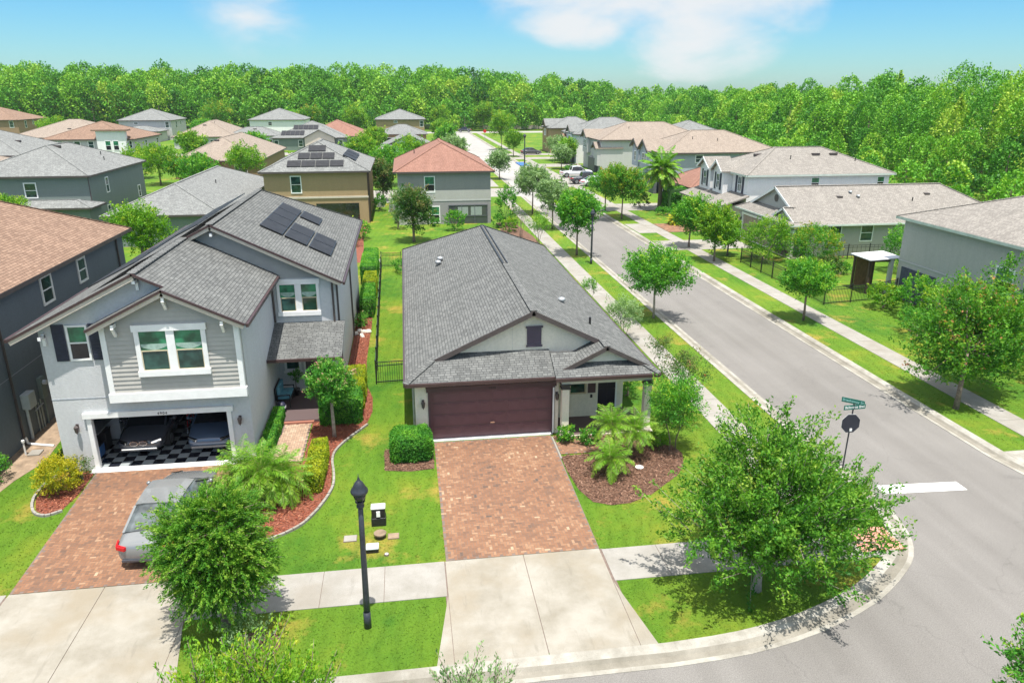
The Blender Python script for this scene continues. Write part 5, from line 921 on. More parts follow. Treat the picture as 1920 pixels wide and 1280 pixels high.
for i, (lab, x, y, z0, z1, rad, mt) in enumerate((
    ('leafy tree with spray top between the white-towered and tan-roofed houses', -37.0, 121.5, 1.2, 6.2, 3.1, 'lf_lime'),
    ('small yellowish tree in front of the brown-walled gable', -33.2, 119.5, .8, 4.2, 2.2, 'lf_orange'),
    ('bushy bright tree right of the tan hip roof', -24.8, 124, .8, 6.0, 3.1, 'lf_lime'),
    ('shrubby tree with long shoots in front of the green-grey house', -36.8, 74.5, 1.0, 4.6, 2.0, 'lf_lime'),
    ('airy light-green tree before the low grey hip roof', -20.9, 61.5, 1.2, 5.2, 2.2, 'lf_lime'),
    ('broad tree in the gap between brown and terracotta houses', -2.6, 115.5, 1.3, 6.0, 3.0, 'lf_maple'),
    ('second broad tree beyond the gap between the houses', 1.5, 128, 1.3, 6.6, 3.2, 'lf_lime'),
    ('purple-leaved small tree at the corner of the tan-brown house', -2.9, 99.5, .8, 5.2, 1.5, 'lf_magn'),
    ('bronze-tinted magnolia behind the cream house', .6, 70.5, .5, 5.3, 1.85, 'lf_magn'),
    ('round tree before the dark woods, left of the far lawn', 28.9, 277.5, 2.0, 9.4, 3.9, 'lf_lime'),
    ('round bright tree alone on the far lawn', 45.6, 282, 2.0, 9.6, 3.9, 'lf_lime'),
    ('pale tree beside the parked car at the far junction', 13.5, 277, 1.5, 8.6, 3.2, 'lf_lime'),
    ('olive-coloured tree rising behind the grey house at upper left', -62, 272, 1.5, 10.5, 6.0, 'lf_orange'),
    ('low yellowish tree behind the solar-roofed house', -30, 262, 1.2, 9, 4.0, 'lf_orange'),
    ('pale leafy tree left of the far tan house', -15.5, 258, 1.2, 9.2, 3.8, 'lf_lime'))):
    far = y > 150; tree('yard_tree', lab, 'tree', x, y, z0, z1, rad, mt, 200 if y > 90 else 330, 34 if y > 90 else 44, .5 if far else (.28 if y > 90 else .17), 80+i, r0=.12, L=1.4 if far else .9, sig=.5 if far else (.26 if y > 90 else .16), up=.6, fill=.4)
tree('topiary_tree', 'round-headed little tree with white blossoms in the red mulch bed', 'tree', -3.37, 28.6, 1.35, 3.5, 1.02, 'lf_bloom', 330, 46, .085, 99, r0=.07, L=.28, sig=.08, up=.1, fill=.5, bark='barkpale', limbs=14)
# ---- palms
palm('pygmy date palm cluster in the bark bed before the porch', 7.75, 24.7, 1.5, 34, 1.05, 'lf_palm', 3, stems=[(-.25, .5, 1.45), (.65, .45, 1.15), (-.65, -.8, .7)], leafl=.28, lw=.013, m=34, r0=.05, droop=.95, el=(86, -22), ln=.14)
palm('pygmy date palm arching over the walkway of the blue-grey house', -5.35, 23.7, 1.2, 60, 1.4, 'lf_palm', 4, stems=[(0, 0, 1.15), (.6, .2, .8), (-.8, .5, .95)], leafl=.30, lw=.014, m=36, r0=.07, droop=1.0, el=(88, -35), ln=.18)
palm('tall palm with orange fruit clusters and arching crown', 30.3, 86.5, 4.9, 46, 3.1, 'lf_palm', 6, leafl=.75, lw=.10, m=30, r0=.24, fruit=True, el=(80, -45), droop=.8)
palm('low golden palm in the bed near the brick driveway', 28.6, 76.2, .5, 30, 1.2, 'lf_gold', 7, name='palm_shrub', leafl=.3, lw=.06, m=20, r0=.08)
palm('small palm before the pale house farther up the street', 31.8, 148.5, 3.2, 26, 2.2, 'lf_palm', 9, leafl=.8, lw=.2, m=14, r0=.15, el=(80, -30))
# ---- hedges and shrubs near the houses
hedge('boxy green hedge beside the plum garage door', -1.05, .6, 25.75, 27.3, 1.1, 'lf_hedge', 1500, .062, 1, rnd=.34)
hedge('yellow-green clipped hedge edging the tan walkway', -4.05, -3.42, 24.0, 27.0, .85, 'lf_hedgey', 1300, .06, 2)
hedge('low green hedge along the wing wall, left of the walkway', -6.1, -5.62, 26.7, 30.9, .65, 'lf_hedge', 1300, .06, 3)
hedge('tall green hedge behind the blossoming topiary tree', -4.1, -2.3, 29.7, 31.2, 1.25, 'lf_hedge', 1200, .062, 4)
hedge('clipped yellowish hedge top along the east wall of the blue-grey house', -3.1, -2.25, 31.25, 34.3, 1.15, 'lf_hedgey', 1000, .062, 5)
hedge('side hedge beside the east wall, nearest section', -3.2, -2.3, 45.6, 50.0, 1.3, 'lf_hedge', 600, .08, 6)
hedge('pale-topped side hedge in the second section', -3.2, -2.3, 50.3, 53.6, 1.3, 'lf_hedgey', 600, .08, 7)
hedge('side hedge in the farthest section by the back corner', -3.6, -2.4, 54.2, 61.5, 1.45, 'lf_hedge', 500, .09, 8)
hedge('round clipped shrub by the terracotta-winged house', 30.4, 33.2, 84.0, 86.6, 2.9, 'lf_hedge', 160, .17, 9, rnd=.5)
def sh(*a, **k): shrub('shrub', *a, **k)
sh('golden bush at the left of the brick driveway', -12.75, 25.5, 1.25, .68, .85, 'lf_gold', 9000, .06, 101, up=.4)
sh('brown twiggy shrub tucked behind the golden bush', -12.35, 26.35, .8, .4, .35, 'lf_magn', 1500, .06, 102)
sh('leafy green plant at the foot of the left porch column', 6.05, 26.85, .6, .3, .28, 'lf_maple', 1100, .09, 103)
sh('pale-leaved plant right of the left porch column', 6.95, 26.6, .5, .42, .32, 'lf_bloom', 1400, .09, 104)
sh('green shrub in the gap between porch wall and right column', 9.9, 31.2, 1.7, .5, 1.0, 'lf_maple', 3000, .08, 105)
sh('low grassy tuft at the back edge of the bark bed', 9.6, 25.9, .5, .5, .45, 'lf_lime', 1300, .08, 106, up=1.2)
sh('flowering shrub at the corner of the side hedge', -3.05, 43.8, .8, .35, .8, 'lf_bloom', 1500, .08, 107)
sh('tall conical shrub behind the terracotta-roofed house', 10.6, 78.0, 4.3, 1.05, 1.2, 'lf_hedge', 5200, .14, 108, L=.5)
sh('bright low shrub in front of the conical one', 10.4, 74.6, 1.4, 1.0, 1.2, 'lf_lime', 2400, .13, 109)
sh('round shrub left of the low bright one', 9.5, 77, 1.5, .7, .8, 'lf_hedge', 1500, .13, 110)
sh('bright green bush against the patio screen', 4.9, 76.0, 2.2, 1.3, .9, 'lf_maple', 3600, .12, 111)
sh('small round bush under the lower window of the grey house', 2.9, 78.8, .9, .6, .5, 'lf_hedge', 900, .12, 112)
sh('wispy tall shrub at the corner of the grey house', -.9, 77.5, 4.4, .9, 1.0, 'lf_sage', 2800, .12, 113, up=1.2, L=.6)
sh('broad light-green bush behind the blue-grey house roof', -5.9, 69.5, 2.7, 1.9, 2.4, 'lf_lime', 6500, .13, 114)
sh('dark shrub between that bush and the lawn path', -4.3, 72.5, 1.7, .8, 1.4, 'lf_maple', 2400, .12, 115)
sh('rounded bush at the corner of the tan-brown house', -3.0, 90.5, 2.0, .8, 1.2, 'lf_hedge', 2000, .14, 116)
sh('dark clipped bush by the grey house corner', .1, 93.0, 1.8, .9, 2.2, 'lf_hedge', 1800, .14, 117)
sh('low bush by the air conditioner behind the cream house', -.7, 58.2, 1.1, .5, 1.5, 'lf_hedge', 1500, .10, 118)
sh('lime bush in the dark gap behind the brown roof', -16.0, 58.5, 1.8, 1.2, 1.0, 'lf_lime', 3000, .09, 119)
sh('large yellow-green shrub mass behind the black fence', 30.0, 58.0, 3.7, 2.2, 2.0, 'lf_lime', 8500, .14, 120, L=.5, sig=.13)
sh('orange-tipped end of the shrub mass nearest the lawn', 32.2, 54.5, 3.6, 2.0, 2.2, 'lf_orange', 8500, .14, 121, L=.5, sig=.13)
sh('pinkish mottled shrub at the foot of the shrub mass', 31.8, 51.6, 1.9, 1.3, 1.0, 'lf_magn', 3200, .12, 122)
sh('round green tree-like bush at the wall of the grey house', 38.6, 52.5, 3.9, 1.7, 1.7, 'lf_maple', 5200, .14, 123, L=.4, sig=.12)
sh('low bush on the lawn behind the gate', 33.5, 52.5, .9, .9, .5, 'lf_hedge', 1300, .12, 124)
sh('arching grassy bush right of the fence gate', 31.0, 43.2, 1.7, 1.3, 1.2, 'lf_lime', 4200, .12, 125, up=.9)
sh('dense green bush against the right-hand grey house', 31.6, 40.6, 2.8, 1.7, 1.8, 'lf_maple', 6200, .12, 126)
sh('next bush toward the camera along that house', 31.3, 37.4, 3.2, 1.8, 2.0, 'lf_lime', 6800, .12, 127, L=.4)
sh('peach-tipped tall bush beside the house window', 31.6, 34.3, 3.0, 1.6, 1.7, 'lf_red', 7200, .12, 128, L=.5)
sh('yellow-green bush at the right edge behind the maple', 31.2, 30.6, 2.9, 1.7, 1.9, 'lf_lime', 7600, .12, 129, L=.45)
sh('low dark bush at the lawn edge before the bush row', 29.2, 37.2, 1.7, 1.1, 1.9, 'lf_hedge', 3600, .10, 130)
sh('golden ornamental grass beside the white picket bed', 30.0, 72.9, 1.1, .9, .9, 'lf_gold', 1400, .14, 131, up=1.2)
sh('dark low planting at the foot of the palm', 29.6, 82.5, .9, 1.4, 1.2, 'lf_hedge', 1800, .14, 132)
sh('bronze bush beside the palm trunk', 28.6, 88.5, 2.0, 1.4, 1.2, 'lf_magn', 1800, .16, 133)
sh('bushy planting under the white house wall', 30.9, 73.6, 1.5, 1.0, 1.3, 'lf_lime', 2200, .14, 134)
sh('small round shrub at the left edge by the meters', -15.3, 26.6, .9, .4, .5, 'lf_maple', 1400, .07, 135)
sh('shrub group with red flowers before the far driveway', 29.5, 131.0, 1.3, 1.6, 2.0, 'lf_bloom', 1500, .2, 136)
sh('spray of shoots seen over the taupe roof', 47.5, 49.5, 5.2, .9, .8, 'lf_hedge', 1200, .15, 137, up=1)
for i, (lab, x, y, z1, rad, mt) in enumerate((
    ('leafy tree in the yard right of the green-grey house', -27.5, 108, 5.5, 2.6, 'lf_maple'), ('rounded tree left of the brown-walled house', -43, 131, 5.2, 2.8, 'lf_lime'),
    ('tree beyond the low grey hip roof', -14.5, 112, 4.8, 2.4, 'lf_lime'), ('bushy tree behind the tan-brown house', -11, 118, 5.6, 2.8, 'lf_maple'),
    ('yard tree left of the small pale-blue gable', -8, 150, 5.6, 2.9, 'lf_lime'), ('yard tree right of the small pale-blue gable', 9.5, 150, 5.0, 2.6, 'lf_sage'),
    ('tree between the two tan-roofed houses', -44, 168, 5.4, 3.0, 'lf_lime'), ('tree in front of the solar-roofed low house', -33, 178, 4.6, 2.6, 'lf_maple'),
    ('tree beside the terracotta low house', -6.5, 188, 5.2, 2.8, 'lf_lime'), ('tree by the lane left of the far house', 10.5, 192, 5.6, 2.7, 'lf_maple'),
    ('tree at the edge of the lane before the far lawn', 11, 222, 6.2, 3.0, 'lf_lime'), ('tree between the grey and white far houses', -56, 228, 6.4, 3.6, 'lf_maple'),
    ('low tree before the brown far-left house', -98, 232, 6.6, 4.4, 'lf_lime'), ('dense tree behind the tan hip roof at far left', -68, 186, 5.2, 3.4, 'lf_maple'))):
    tree('yard_tree', lab, 'tree', x, y, .7, z1, rad, mt, 170, 34, .42 if y > 140 else .28, 200+i, r0=.12, L=1.1, sig=.35 if y > 140 else .24, up=.6, fill=.4)
# ---- the woods
def forest(seed=5):
    r = np.random.RandomState(seed); spots = []
    def hmax(x):      # height of the wood from bearing
        return np.interp(x, [-260, -120, 0, 55, 90, 170], [20, 21.5, 20.5, 19, 14.5, 13])
    for row, (dy, f) in enumerate(((286, .62), (293, .85), (301, .98), (310, 1.0), (320, 1.05), (332, 1.08))):
        x = -330.
        while x < 190: x += r.uniform(3.6, 6.4); spots.append((x, dy+r.uniform(-3, 3)+(25 if x < -70 and row < 1 else 0), hmax(x)*f*r.uniform(.76, 1.10), .62, False))
    for row, (dx, f) in enumerate(((0, .45), (5, .75), (10, .92), (16, 1.0), (23, 1.08))):
        y = 44.
        while y < 286:
            y += r.uniform(3.2, 5.6); ex = np.interp(y, [44, 90, 150, 286], [72, 80, 82, 92]); hh = np.interp(y, [44, 95, 120, 180, 286], [22, 20, 16.5, 14.5, 13.5])
            spots.append((ex+dx+r.uniform(-2, 2), y, hh*f*r.uniform(.80, 1.08), .30 if y < 140 else .42, r.rand() < .10))
    for k in range(40): spots.append((np.interp(k, [0, 39], [58, 80])+r.uniform(-3, 3), r.uniform(60, 140), r.uniform(2.5, 6), .32, False))
    for k in range(50): x = r.uniform(-180, 90); spots.append((x, (279 if x > -70 else 300)+r.uniform(-3, 5), r.uniform(5, 10), .6, False))
    CO = []; TT = []
    for (x, y, h, fs, con) in spots:
        rad = h*(.13 if con else (.20 if x < 70 else .165))*r.uniform(.8, 1.25)+.8; z0 = h*.12; d = unit(r, 1)
        area = 4*math.pi*rad*(h*.5); n = int(min(2200, area/(fs*fs)*1.2)); dd = unit(r, n); dd[:, 2] = np.where((dd[:, 2] < 0) & (r.rand(n) < .35), -dd[:, 2], dd[:, 2])
        az_ = np.arctan2(dd[:, 1], dd[:, 0]); lump = .16*np.sin(az_*3+r.uniform(0, 6)+dd[:, 2]*5)+.13*np.sin(az_*5+dd[:, 2]*9+r.uniform(0, 6)); rr_ = (1+lump)*(.75+.3*r.rand(n))
        t = (dd[:, 2]+1)/2; prof = (1-t)**.75*1.5+.12 if con else 1.
        P = np.c_[x+dd[:, 0]*rad*rr_*prof, y+dd[:, 1]*rad*rr_*prof, z0+(h-z0)*(.5+.5*dd[:, 2]*(1+.35*lump)*(.9+.12*r.rand(n)))]
        A = unit(r, n)+dd*.6+np.array([0, 0, .3]); u, v = orient(r, A, .5); lu = fs*r.uniform(.6, 1.6, n); CO.append(quads(P, u, v, lu, lu*.7)); b = np.clip(r.normal(.52, .20), .05, .92); TT.append(np.clip(b+.2*lump*2+r.normal(0, .09, n), 0, 1))
    CO = np.vstack(CO); TT = np.concatenate(TT); facemesh('woods', CO, len(TT), M['lf_forest'], TT, kind='stuff', label='dense green woods closing the horizon behind the houses', cat='woods'); print('woods', len(TT))
    mb = MB()
    for (x, y, h, fs, con) in spots[::5]:
        mb.tube([(x, y, -.2), (x, y, h*.8)], [.25, .08], 5)
    mb.build('wood_trunks', M['bark'], kind='stuff', label='trunks standing inside the distant woods', cat='woods')
forest()
# ================================================================ OBJECTS
def fence(label, pts, h=1.2, pick=.12, name='metal_fence', mat='black', postw=.06, gate=None, group=None):
    root = thing(name, label, 'fence', (pts[0][0], pts[0][1], 0), group)
    for i in range(len(pts)-1):
        a = Vector((*pts[i], 0)); b = Vector((*pts[i+1], 0)); d = (b-a); n = max(1, round(d.length/2.0)); st = d/n
        for k in range(n+(i == len(pts)-2)):
            p = a+st*k; mb = MB(); mb.box(p.x-postw/2, p.x+postw/2, p.y-postw/2, p.y+postw/2, -.05, h+.08); mb.box(p.x-postw/2-.01, p.x+postw/2+.01, p.y-postw/2-.01, p.y+postw/2+.01, h+.081, h+.11); mb.build('post', M[mat], root)
        for k in range(n):
            p = a+st*k; q = p+st; mb = MB()
            for z in (h, h-.18, .14): mb.beam((p.x, p.y, z), (q.x, q.y, z), .03, .035)
            m_ = int(st.length/pick)
            for j in range(1, m_): c = p.lerp(q, j/m_); mb.box(c.x-.009, c.x+.009, c.y-.009, c.y+.009, .05, h-.03)
            mb.build('picket_panel', M[mat], root)
    return root
fence('black metal fence running back between the two front lawns', [(-.36, 34.4), (-1.82, 34.3), (-1.95, 42), (-2.2, 60.2), (-.6, 60.0)], 1.15, .11)
fence('black metal fence around the yard behind the shrub mass', [(27.55, 57.6), (27.5, 44.5), (31.7, 45.1)], 1.2, .12)
fence('short black gate section of fence by the pergola', [(31.8, 45.15), (33.5, 45.7)], 1.25, .12, name='fence_gate')
fence('black fence along the back lawn below the greige house', [(33.2, 57.55), (45, 57.6)], 1.2, .35)
# ---- lamps
def lamp_post(label, x, y, h, lean=(0, 0), s=1.0, group='black street lamps'):
    root = thing('street_lamp', label, 'street lamp', (x, y, 0), group); mb = MB(); lx, ly = lean; P = [(x+lx*t, y+ly*t, h*t) for t in (0, .25, .5, .75, 1)]
    mb.tube([(x, y, -.05), (x, y, .5)], [.105*s, .095*s], 12); mb.tube([(p[0], p[1], p[2]+.3*(i == 0)) for i, p in enumerate(P)], [.088*s, .084*s, .078*s, .072*s, .066*s], 12); mb.build('pole', M['lamp'], root, smooth=True)
    tx, ty = x+lx, y+ly; mb = MB(); mb.lathe([(.075*s, -.03), (.10*s, .0), (.10*s, .05), (.075*s, .08), (.12*s, .14), (.13*s, .17)], (tx, ty, h), 14); mb.build('lantern_base', M['lamp'], root, smooth=True)
    mb = MB(); mb.lathe([(.12*s, .17), (.155*s, .30), (.175*s, .42)], (tx, ty, h), 14); gl = mb.build('lantern_glass', M['darkglass'], root, smooth=True)
    mb = MB()
    for k in range(6): a = k*1.047; mb.beam((tx+.125*s*math.cos(a), ty+.125*s*math.sin(a), h+.17), (tx+.182*s*math.cos(a), ty+.182*s*math.sin(a), h+.42), .016, .016, (math.cos(a), math.sin(a), 0))
    mb.build('lantern_rib', M['lamp'], gl)
    mb = MB(); mb.lathe([(.215*s, .41), (.225*s, .45), (.21*s, .50), (.15*s, .58), (.15*s, .60), (.115*s, .66), (.11*s, .68), (.06*s, .74), (.03*s, .77), (.035*s, .80), (.012*s, .84), (.002, .95)], (tx, ty, h), 18); mb.build('lamp_cap', M['lamp'], root, smooth=True)
    return root
lamp_post('black street lamp with bent pole on the near verge beside the oak', -1.52, 16.73, 3.62, (.03, .1))
lamp_post('black street lamp standing on the left verge beyond the cream house', 15.0, 58.8, 3.75)
lamp_post('far black street lamp beside the blue mat', 22.75, 142.8, 5.2, s=1.5)
# ---- street-name and stop sign
sg = thing('stop_sign', 'stop sign seen from behind with two green street-name blades on top', 'street sign', (16.05, 23.2, 0)); sx_, sy_ = 16.05, 23.2
mb = MB(); mb.tube([(sx_, sy_, -.1), (sx_+.1, sy_+.05, 2.95)], .032, 8); mb.build('post', M['signback'], sg)
def plate(par, name, mat, c, ang, w, h, t=.02, oct_=False, rx=0):
    mb = MB(); pts = [(math.cos(R(22.5+45*k))*w/2/math.cos(R(22.5)), 0, math.sin(R(22.5+45*k))*h/2/math.cos(R(22.5))) for k in range(8)] if oct_ else [(-w/2, 0, -h/2), (w/2, 0, -h/2), (w/2, 0, h/2), (-w/2, 0, h/2)]
    Mx = Matrix.Translation(c) @ Matrix.Rotation(ang, 4, 'Z') @ Matrix.Rotation(rx, 4, 'Y'); mb.prism([tuple(Mx @ Vector(p)) for p in pts], tuple((Mx.to_3x3() @ Vector((0, t, 0))))); return mb.build(name, mat, par), Mx
ok_, MX = plate(sg, 'stop_plate', M['signback'], (sx_+.02, sy_-.05, 2.0), R(-6), .78, .78, .012, True)
pl_, _ = plate(ok_, 'plate_rim', M['white'], (sx_+.02, sy_-.036, 2.0), R(-6), .80, .80, .006, True); pl2, _ = plate(ok_, 'plate_face', M['stopred'], (sx_+.02, sy_-.028, 2.0), R(-6), .76, .76, .006, True)
mb = MB(); mb.box(sx_-.02, sx_+.09, sy_-.10, sy_-.07, 1.68, 1.79); mb.build('sticker', M['white'], ok_)
def blade(name, txt, c, ang, mat, tmat, rx, w=.95, back=True):
    o, Mx = plate(sg, name, M[mat], c, ang, w, .20, .016, False, rx)
    cu = bpy.data.curves.new('t', 'FONT'); cu.body = txt; cu.size = .155; cu.extrude = .003; cu.align_x = 'CENTER'; cu.align_y = 'CENTER'
    q = bpy.data.objects.new('t', cu); C.objects.link(q); bpy.context.view_layer.update(); me = bpy.data.meshes.new_from_object(q.evaluated_get(bpy.context.evaluated_depsgraph_get())); bpy.data.objects.remove(q); bpy.data.curves.remove(cu)
    me.transform(Matrix.Rotation(R(90), 4, 'X')); me.transform(Matrix.Translation((0, -.004, 0))); me.transform(Mx); me.transform(Matrix.Translation((-sg.location.x, -sg.location.y, 0))); me.materials.clear(); me.materials.append(M[tmat])
    n = bpy.data.objects.new('lettering', me); C.objects.link(n); n.parent = o
blade('name_blade', 'Breakaway St', (sx_+.02, sy_+.03, 2.93), R(-42), 'signgreen', 'signpale', 0, .92)
blade('name_blade', 'Ballantrae Blvd', (sx_+.14, sy_+.02, 2.68), R(2), 'signgreen', 'white', 0, 1.02)
sg.scale = (.86, .86, .93)
# ---- cars
def car(label, x, y, ang, paint, kind='sedan', L=4.75, w=.92, grille=False, name='car', group=None):
    root = thing(name, label, 'car' if kind != 'pickup' else 'pickup truck', (0, 0, 0), group); h2_ = L/2
    if kind == 'sedan': prof = [(-h2_, .30, .62, .70), (-h2_+.12, .22, .86, .93), (-h2_+.9, .18, .98, 1.04), (-.9, .17, .99, 1.05), (.3, .17, .97, 1.03), (1.0, .17, .94, 1.0), (h2_-.7, .18, .84, .90), (h2_-.15, .22, .70, .74), (h2_, .32, .55, .60)]
    else: prof = [(-h2_, .45, .95, 1.0), (-h2_+.1, .4, 1.05, 1.08), (-1.2, .38, 1.08, 1.1), (-.9, .38, 1.12, 1.15), (.6, .38, 1.14, 1.17), (1.2, .38, 1.12, 1.2), (h2_-.4, .4, 1.08, 1.14), (h2_-.1, .42, .98, 1.02), (h2_, .5, .85, .9)]
    wd = lambda t: w*(1-.16*abs(t/h2_)**3.5); mb = MB(); rows = []
    for (yy, zb, zs, zt) in prof:
        W_ = wd(yy); sec = [(0, zb), (W_*.82, zb), (W_*.97, zb+.12), (W_, (zb+zs)/2+.04), (W_*.975, zs-.06), (W_*.90, zs), (W_*.55, zt), (0, zt+.012)]
        rows.append([(sx, yy, sz) for sx, sz in sec]+[(-sx, yy, sz) for sx, sz in sec[-2:0:-1]])
    n = len(rows[0]); b = 0
    for r_ in rows: mb.v += r_
    for i in range(len(rows)-1):
        for k in range(n): mb.f.append([i*n+k, (i+1)*n+k, (i+1)*n+(k+1) % n, i*n+(k+1) % n]); mb.m.append(0)
    mb.f.append(list(range(n))); mb.f.append([(len(rows)-1)*n+k for k in reversed(range(n))]); mb.m += [0, 0]
    bd = mb.build('body', M[paint], root, smooth=True); s_ = bd.modifiers.new('s', 'SUBSURF'); s_.levels = s_.render_levels = 2
    if kind == 'sedan': gh = [(-h2_+.55, 1.0, .80, 1.0), (-1.05, 1.0, .80, 1.40), (-.2, .99, .82, 1.45), (.45, .97, .82, 1.40), (1.35, .93, .80, .96)]
    else: gh = [(-.95, 1.12, .86, 1.14), (-.75, 1.12, .86, 1.72), (.0, 1.12, .88, 1.78), (.75, 1.14, .88, 1.72), (1.5, 1.14, .86, 1.16)]
    mb = MB(); rws = []
    for (yy, zb, k, zt) in gh:
        W_ = wd(yy)*k/.9; Wt = W_*.80 if zt > zb+.2 else W_*.96; rws.append([(-W_, yy, zb-.04), (-Wt, yy, zt-.03), (-Wt*.6, yy, zt), (Wt*.6, yy, zt), (Wt, yy, zt-.03), (W_, yy, zb-.04)])
    for r_ in rws: mb.v += r_
    for i in range(4):
        for k in range(5): mb.f.append([i*6+k, (i+1)*6+k, (i+1)*6+k+1, i*6+k+1][::-1]); mb.m.append(0)
    gl = mb.build('windows', M['carglass' if paint == 'silver' else 'darkglass'], root, smooth=paint == 'silver')
    mb = MB()    # roof and pillars
    for i in (1, 2):
        a, c = rws[i], rws[i+1]; q = [(a[1], a[2], c[2], c[1]), (a[2], a[3], c[3], c[2]), (a[3], a[4], c[4], c[3])]
        for f in q: mb.prism([(p[0]*1.0, p[1], p[2]+.012) for p in f][::-1], (0, 0, .03))
    for i, j in ((0, 1), (3, 4)):
        for k, m_ in ((0, 1), (5, 4)): mb.beam([v_*1.005 for v_ in (rws[i] if i == 0 else rws[4])[k if False else (1 if k == 0 else 4)]], [v_*1.005 for v_ in (rws[1] if i == 0 else rws[3])[m_]], .07, .04)
    for yy in (-.35,):
        for s in (-1, 1): W_ = wd(yy)*.86; mb.beam((s*W_*1.03, yy, gh[1][1]), (s*W_*.84, yy, gh[2][3]-.02), .03, .08, (0, 1, 0))
    mb.build('roof', M[paint], root)
    for s in (-1, 1):
        mb = MB(); mb.lathe([(.02, 0), (.07, .03), (.075, .10), (.03, .14)], (s*(w+.10), .95, gh[1][1]-.02), 10); mb.box(min(s*w*.9, s*(w+.1)), max(s*w*.9, s*(w+.1)), .93, .97, gh[1][1]+.0, gh[1][1]+.05); mb.build('mirror', M[paint], root, smooth=True)
        for yy in (-h2_+.95, h2_-.95):
            rw = .33 if kind == 'sedan' else .40; mb = MB(); mb.tube([(s*(w-.19), yy, rw), (s*(w+.012), yy, rw)], rw, 24); wh = mb.build('tyre', M['tyre'], root); mb = MB(); mb.tube([(s*(w-.02), yy, rw), (s*(w+.02), yy, rw)], rw*.64, 16); mb.build('rim', M['rim'], wh)
        zt = .80 if kind == 'sedan' else .95
        mb = MB(); mb.beam((s*w*.56, -h2_-.005, zt), (s*w*.86, -h2_+.12, zt), .10, .13); mb.beam((s*w*.86, -h2_+.10, zt), (s*w*.935, -h2_+.42, zt+.01), .05, .11); mb.build('tail_light', M['carred'], root, bevel=.012)
        zh = .66 if kind == 'sedan' else .95
        mb = MB(); mb.beam((s*w*.48, h2_+.0, zh), (s*w*.84, h2_-.20, zh+.04), .10, .10); mb.build('headlight', M['chrome'], root, bevel=.012)
    mb = MB(); mb.box(-w*.72, w*.72, -h2_-.02, -h2_+.1, .30, .36); mb.build('bumper', M['carblack'], root); mb = MB(); mb.box(-w*.72, w*.72, h2_-.1, h2_+.02, .28, .38); mb.build('bumper', M['carblack'], root)
    if grille:
        for s in (-1, 1):
            mb = MB(); c = (s*.17, h2_+.02, .60); mb.tube([(c[0], c[1]-.04, c[2]), (c[0], c[1]+.02, c[2])], [.15, .14], 8); mb.v = [(c[0]+(a-c[0])*1.15, b_, c[2]+(e-c[2])*.72) for a, b_, e in mb.v]; o = mb.build('grille', M['chrome'], root); o2 = MB(); o2.tube([(c[0], c[1]+.015, c[2]), (c[0], c[1]+.03, c[2])], .125, 8); o2.v = [(c[0]+(a-c[0])*1.15, b_, c[2]+(e-c[2])*.68) for a, b_, e in o2.v]; o2.build('grille_mesh', M['carblack'], o)
        mb = MB(); mb.beam((-w*.7, h2_-.0, .40), (w*.7, h2_-.0, .40), .06, .05); mb.build('lower_trim', M['chrome'], root)
    if kind == 'pickup': mb = MB(); mb.box(-w*.78, w*.78, -h2_+.12, -1.05, 1.0, 1.125); mb.build('bed', M['carblack'], root)
    root.location = (x, y, .03); root.rotation_euler = (0, 0, ang); return root
car('silver car parked on the brick driveway, half hidden by the oak', -8.05, 22.65, R(-3), 'silver', L=4.95)
car('dark car with bright kidney grilles facing out of the garage', -10.72, 30.05, R(180), 'carblack', grille=True, L=4.5)
car('dark blue low car in the right half of the garage', -8.1, 29.95, R(180), 'carblue', L=4.5)
car('white pickup truck parked on the driveway across the street', 28.3, 123.2, R(-90), 'carwhite', 'pickup', 5.4, .98, name='pickup_truck')
car('dark pickup truck with red tail light, nearer than the white one', 27.9, 114.0, R(-90), 'carblack', 'pickup', 5.4, .98, name='pickup_truck')
car('white car end beside the dark pickup', 28.6, 110.8, R(-90), 'carwhite', name='car')
car('dark car in the driveway beyond the blue mat', 28.6, 170.5, R(-90), 'carblack', name='car')
car('black car crossing at the far end of the street', 21.5, 268.2, R(80), 'carblack', 'pickup', name='car')
# ---- utility things near the lamp
b = thing('utility_pedestal', 'black-sided pedestal with pale lid, just behind the lamp post', 'utility box', (-1.35, 21.75, 0)); mb = MB(); mb.box(-1.60, -1.12, 21.6, 21.95, 0, .30); mb.build('base', M['black'], b, bevel=.02); mb = MB(); mb.box(-1.58, -1.14, 21.62, 21.93, .30, .62); mb.build('cabinet', M['black'], b, bevel=.02)
mb = MB(); mb.box(-1.60, -1.12, 21.60, 21.95, .62, .68); mb.build('lid', M['w_greyL'], b, bevel=.03); mb = MB(); mb.box(-1.42, -1.30, 21.59, 21.615, .36, .56); mb.build('notice', M['white'], b)
b = thing('valve_riser', 'round dark riser with flat cap behind the lamp pole', 'utility box', (-1.3, 20.95, 0)); mb = MB(); mb.lathe([(.17, -.05), (.17, .14)], (-1.3, 20.95, 0), 16); mb.build('riser', M['black'], b); mb = MB(); mb.lathe([(.20, .14), (.20, .18), (.12, .20)], (-1.3, 20.95, 0), 16); mb.build('cap', M['dirt'], b)
b = thing('cable_box', 'small pale-lidded box half hidden by the lamp pole', 'utility box', (-1.52, 20.25, 0)); mb = MB(); mb.box(-1.70, -1.34, 20.1, 20.4, 0, .13); mb.build('box', M['black'], b, bevel=.015); mb = MB(); mb.box(-1.72, -1.32, 20.08, 20.42, .13, .18); mb.build('lid', M['greybox'], b, bevel=.02)
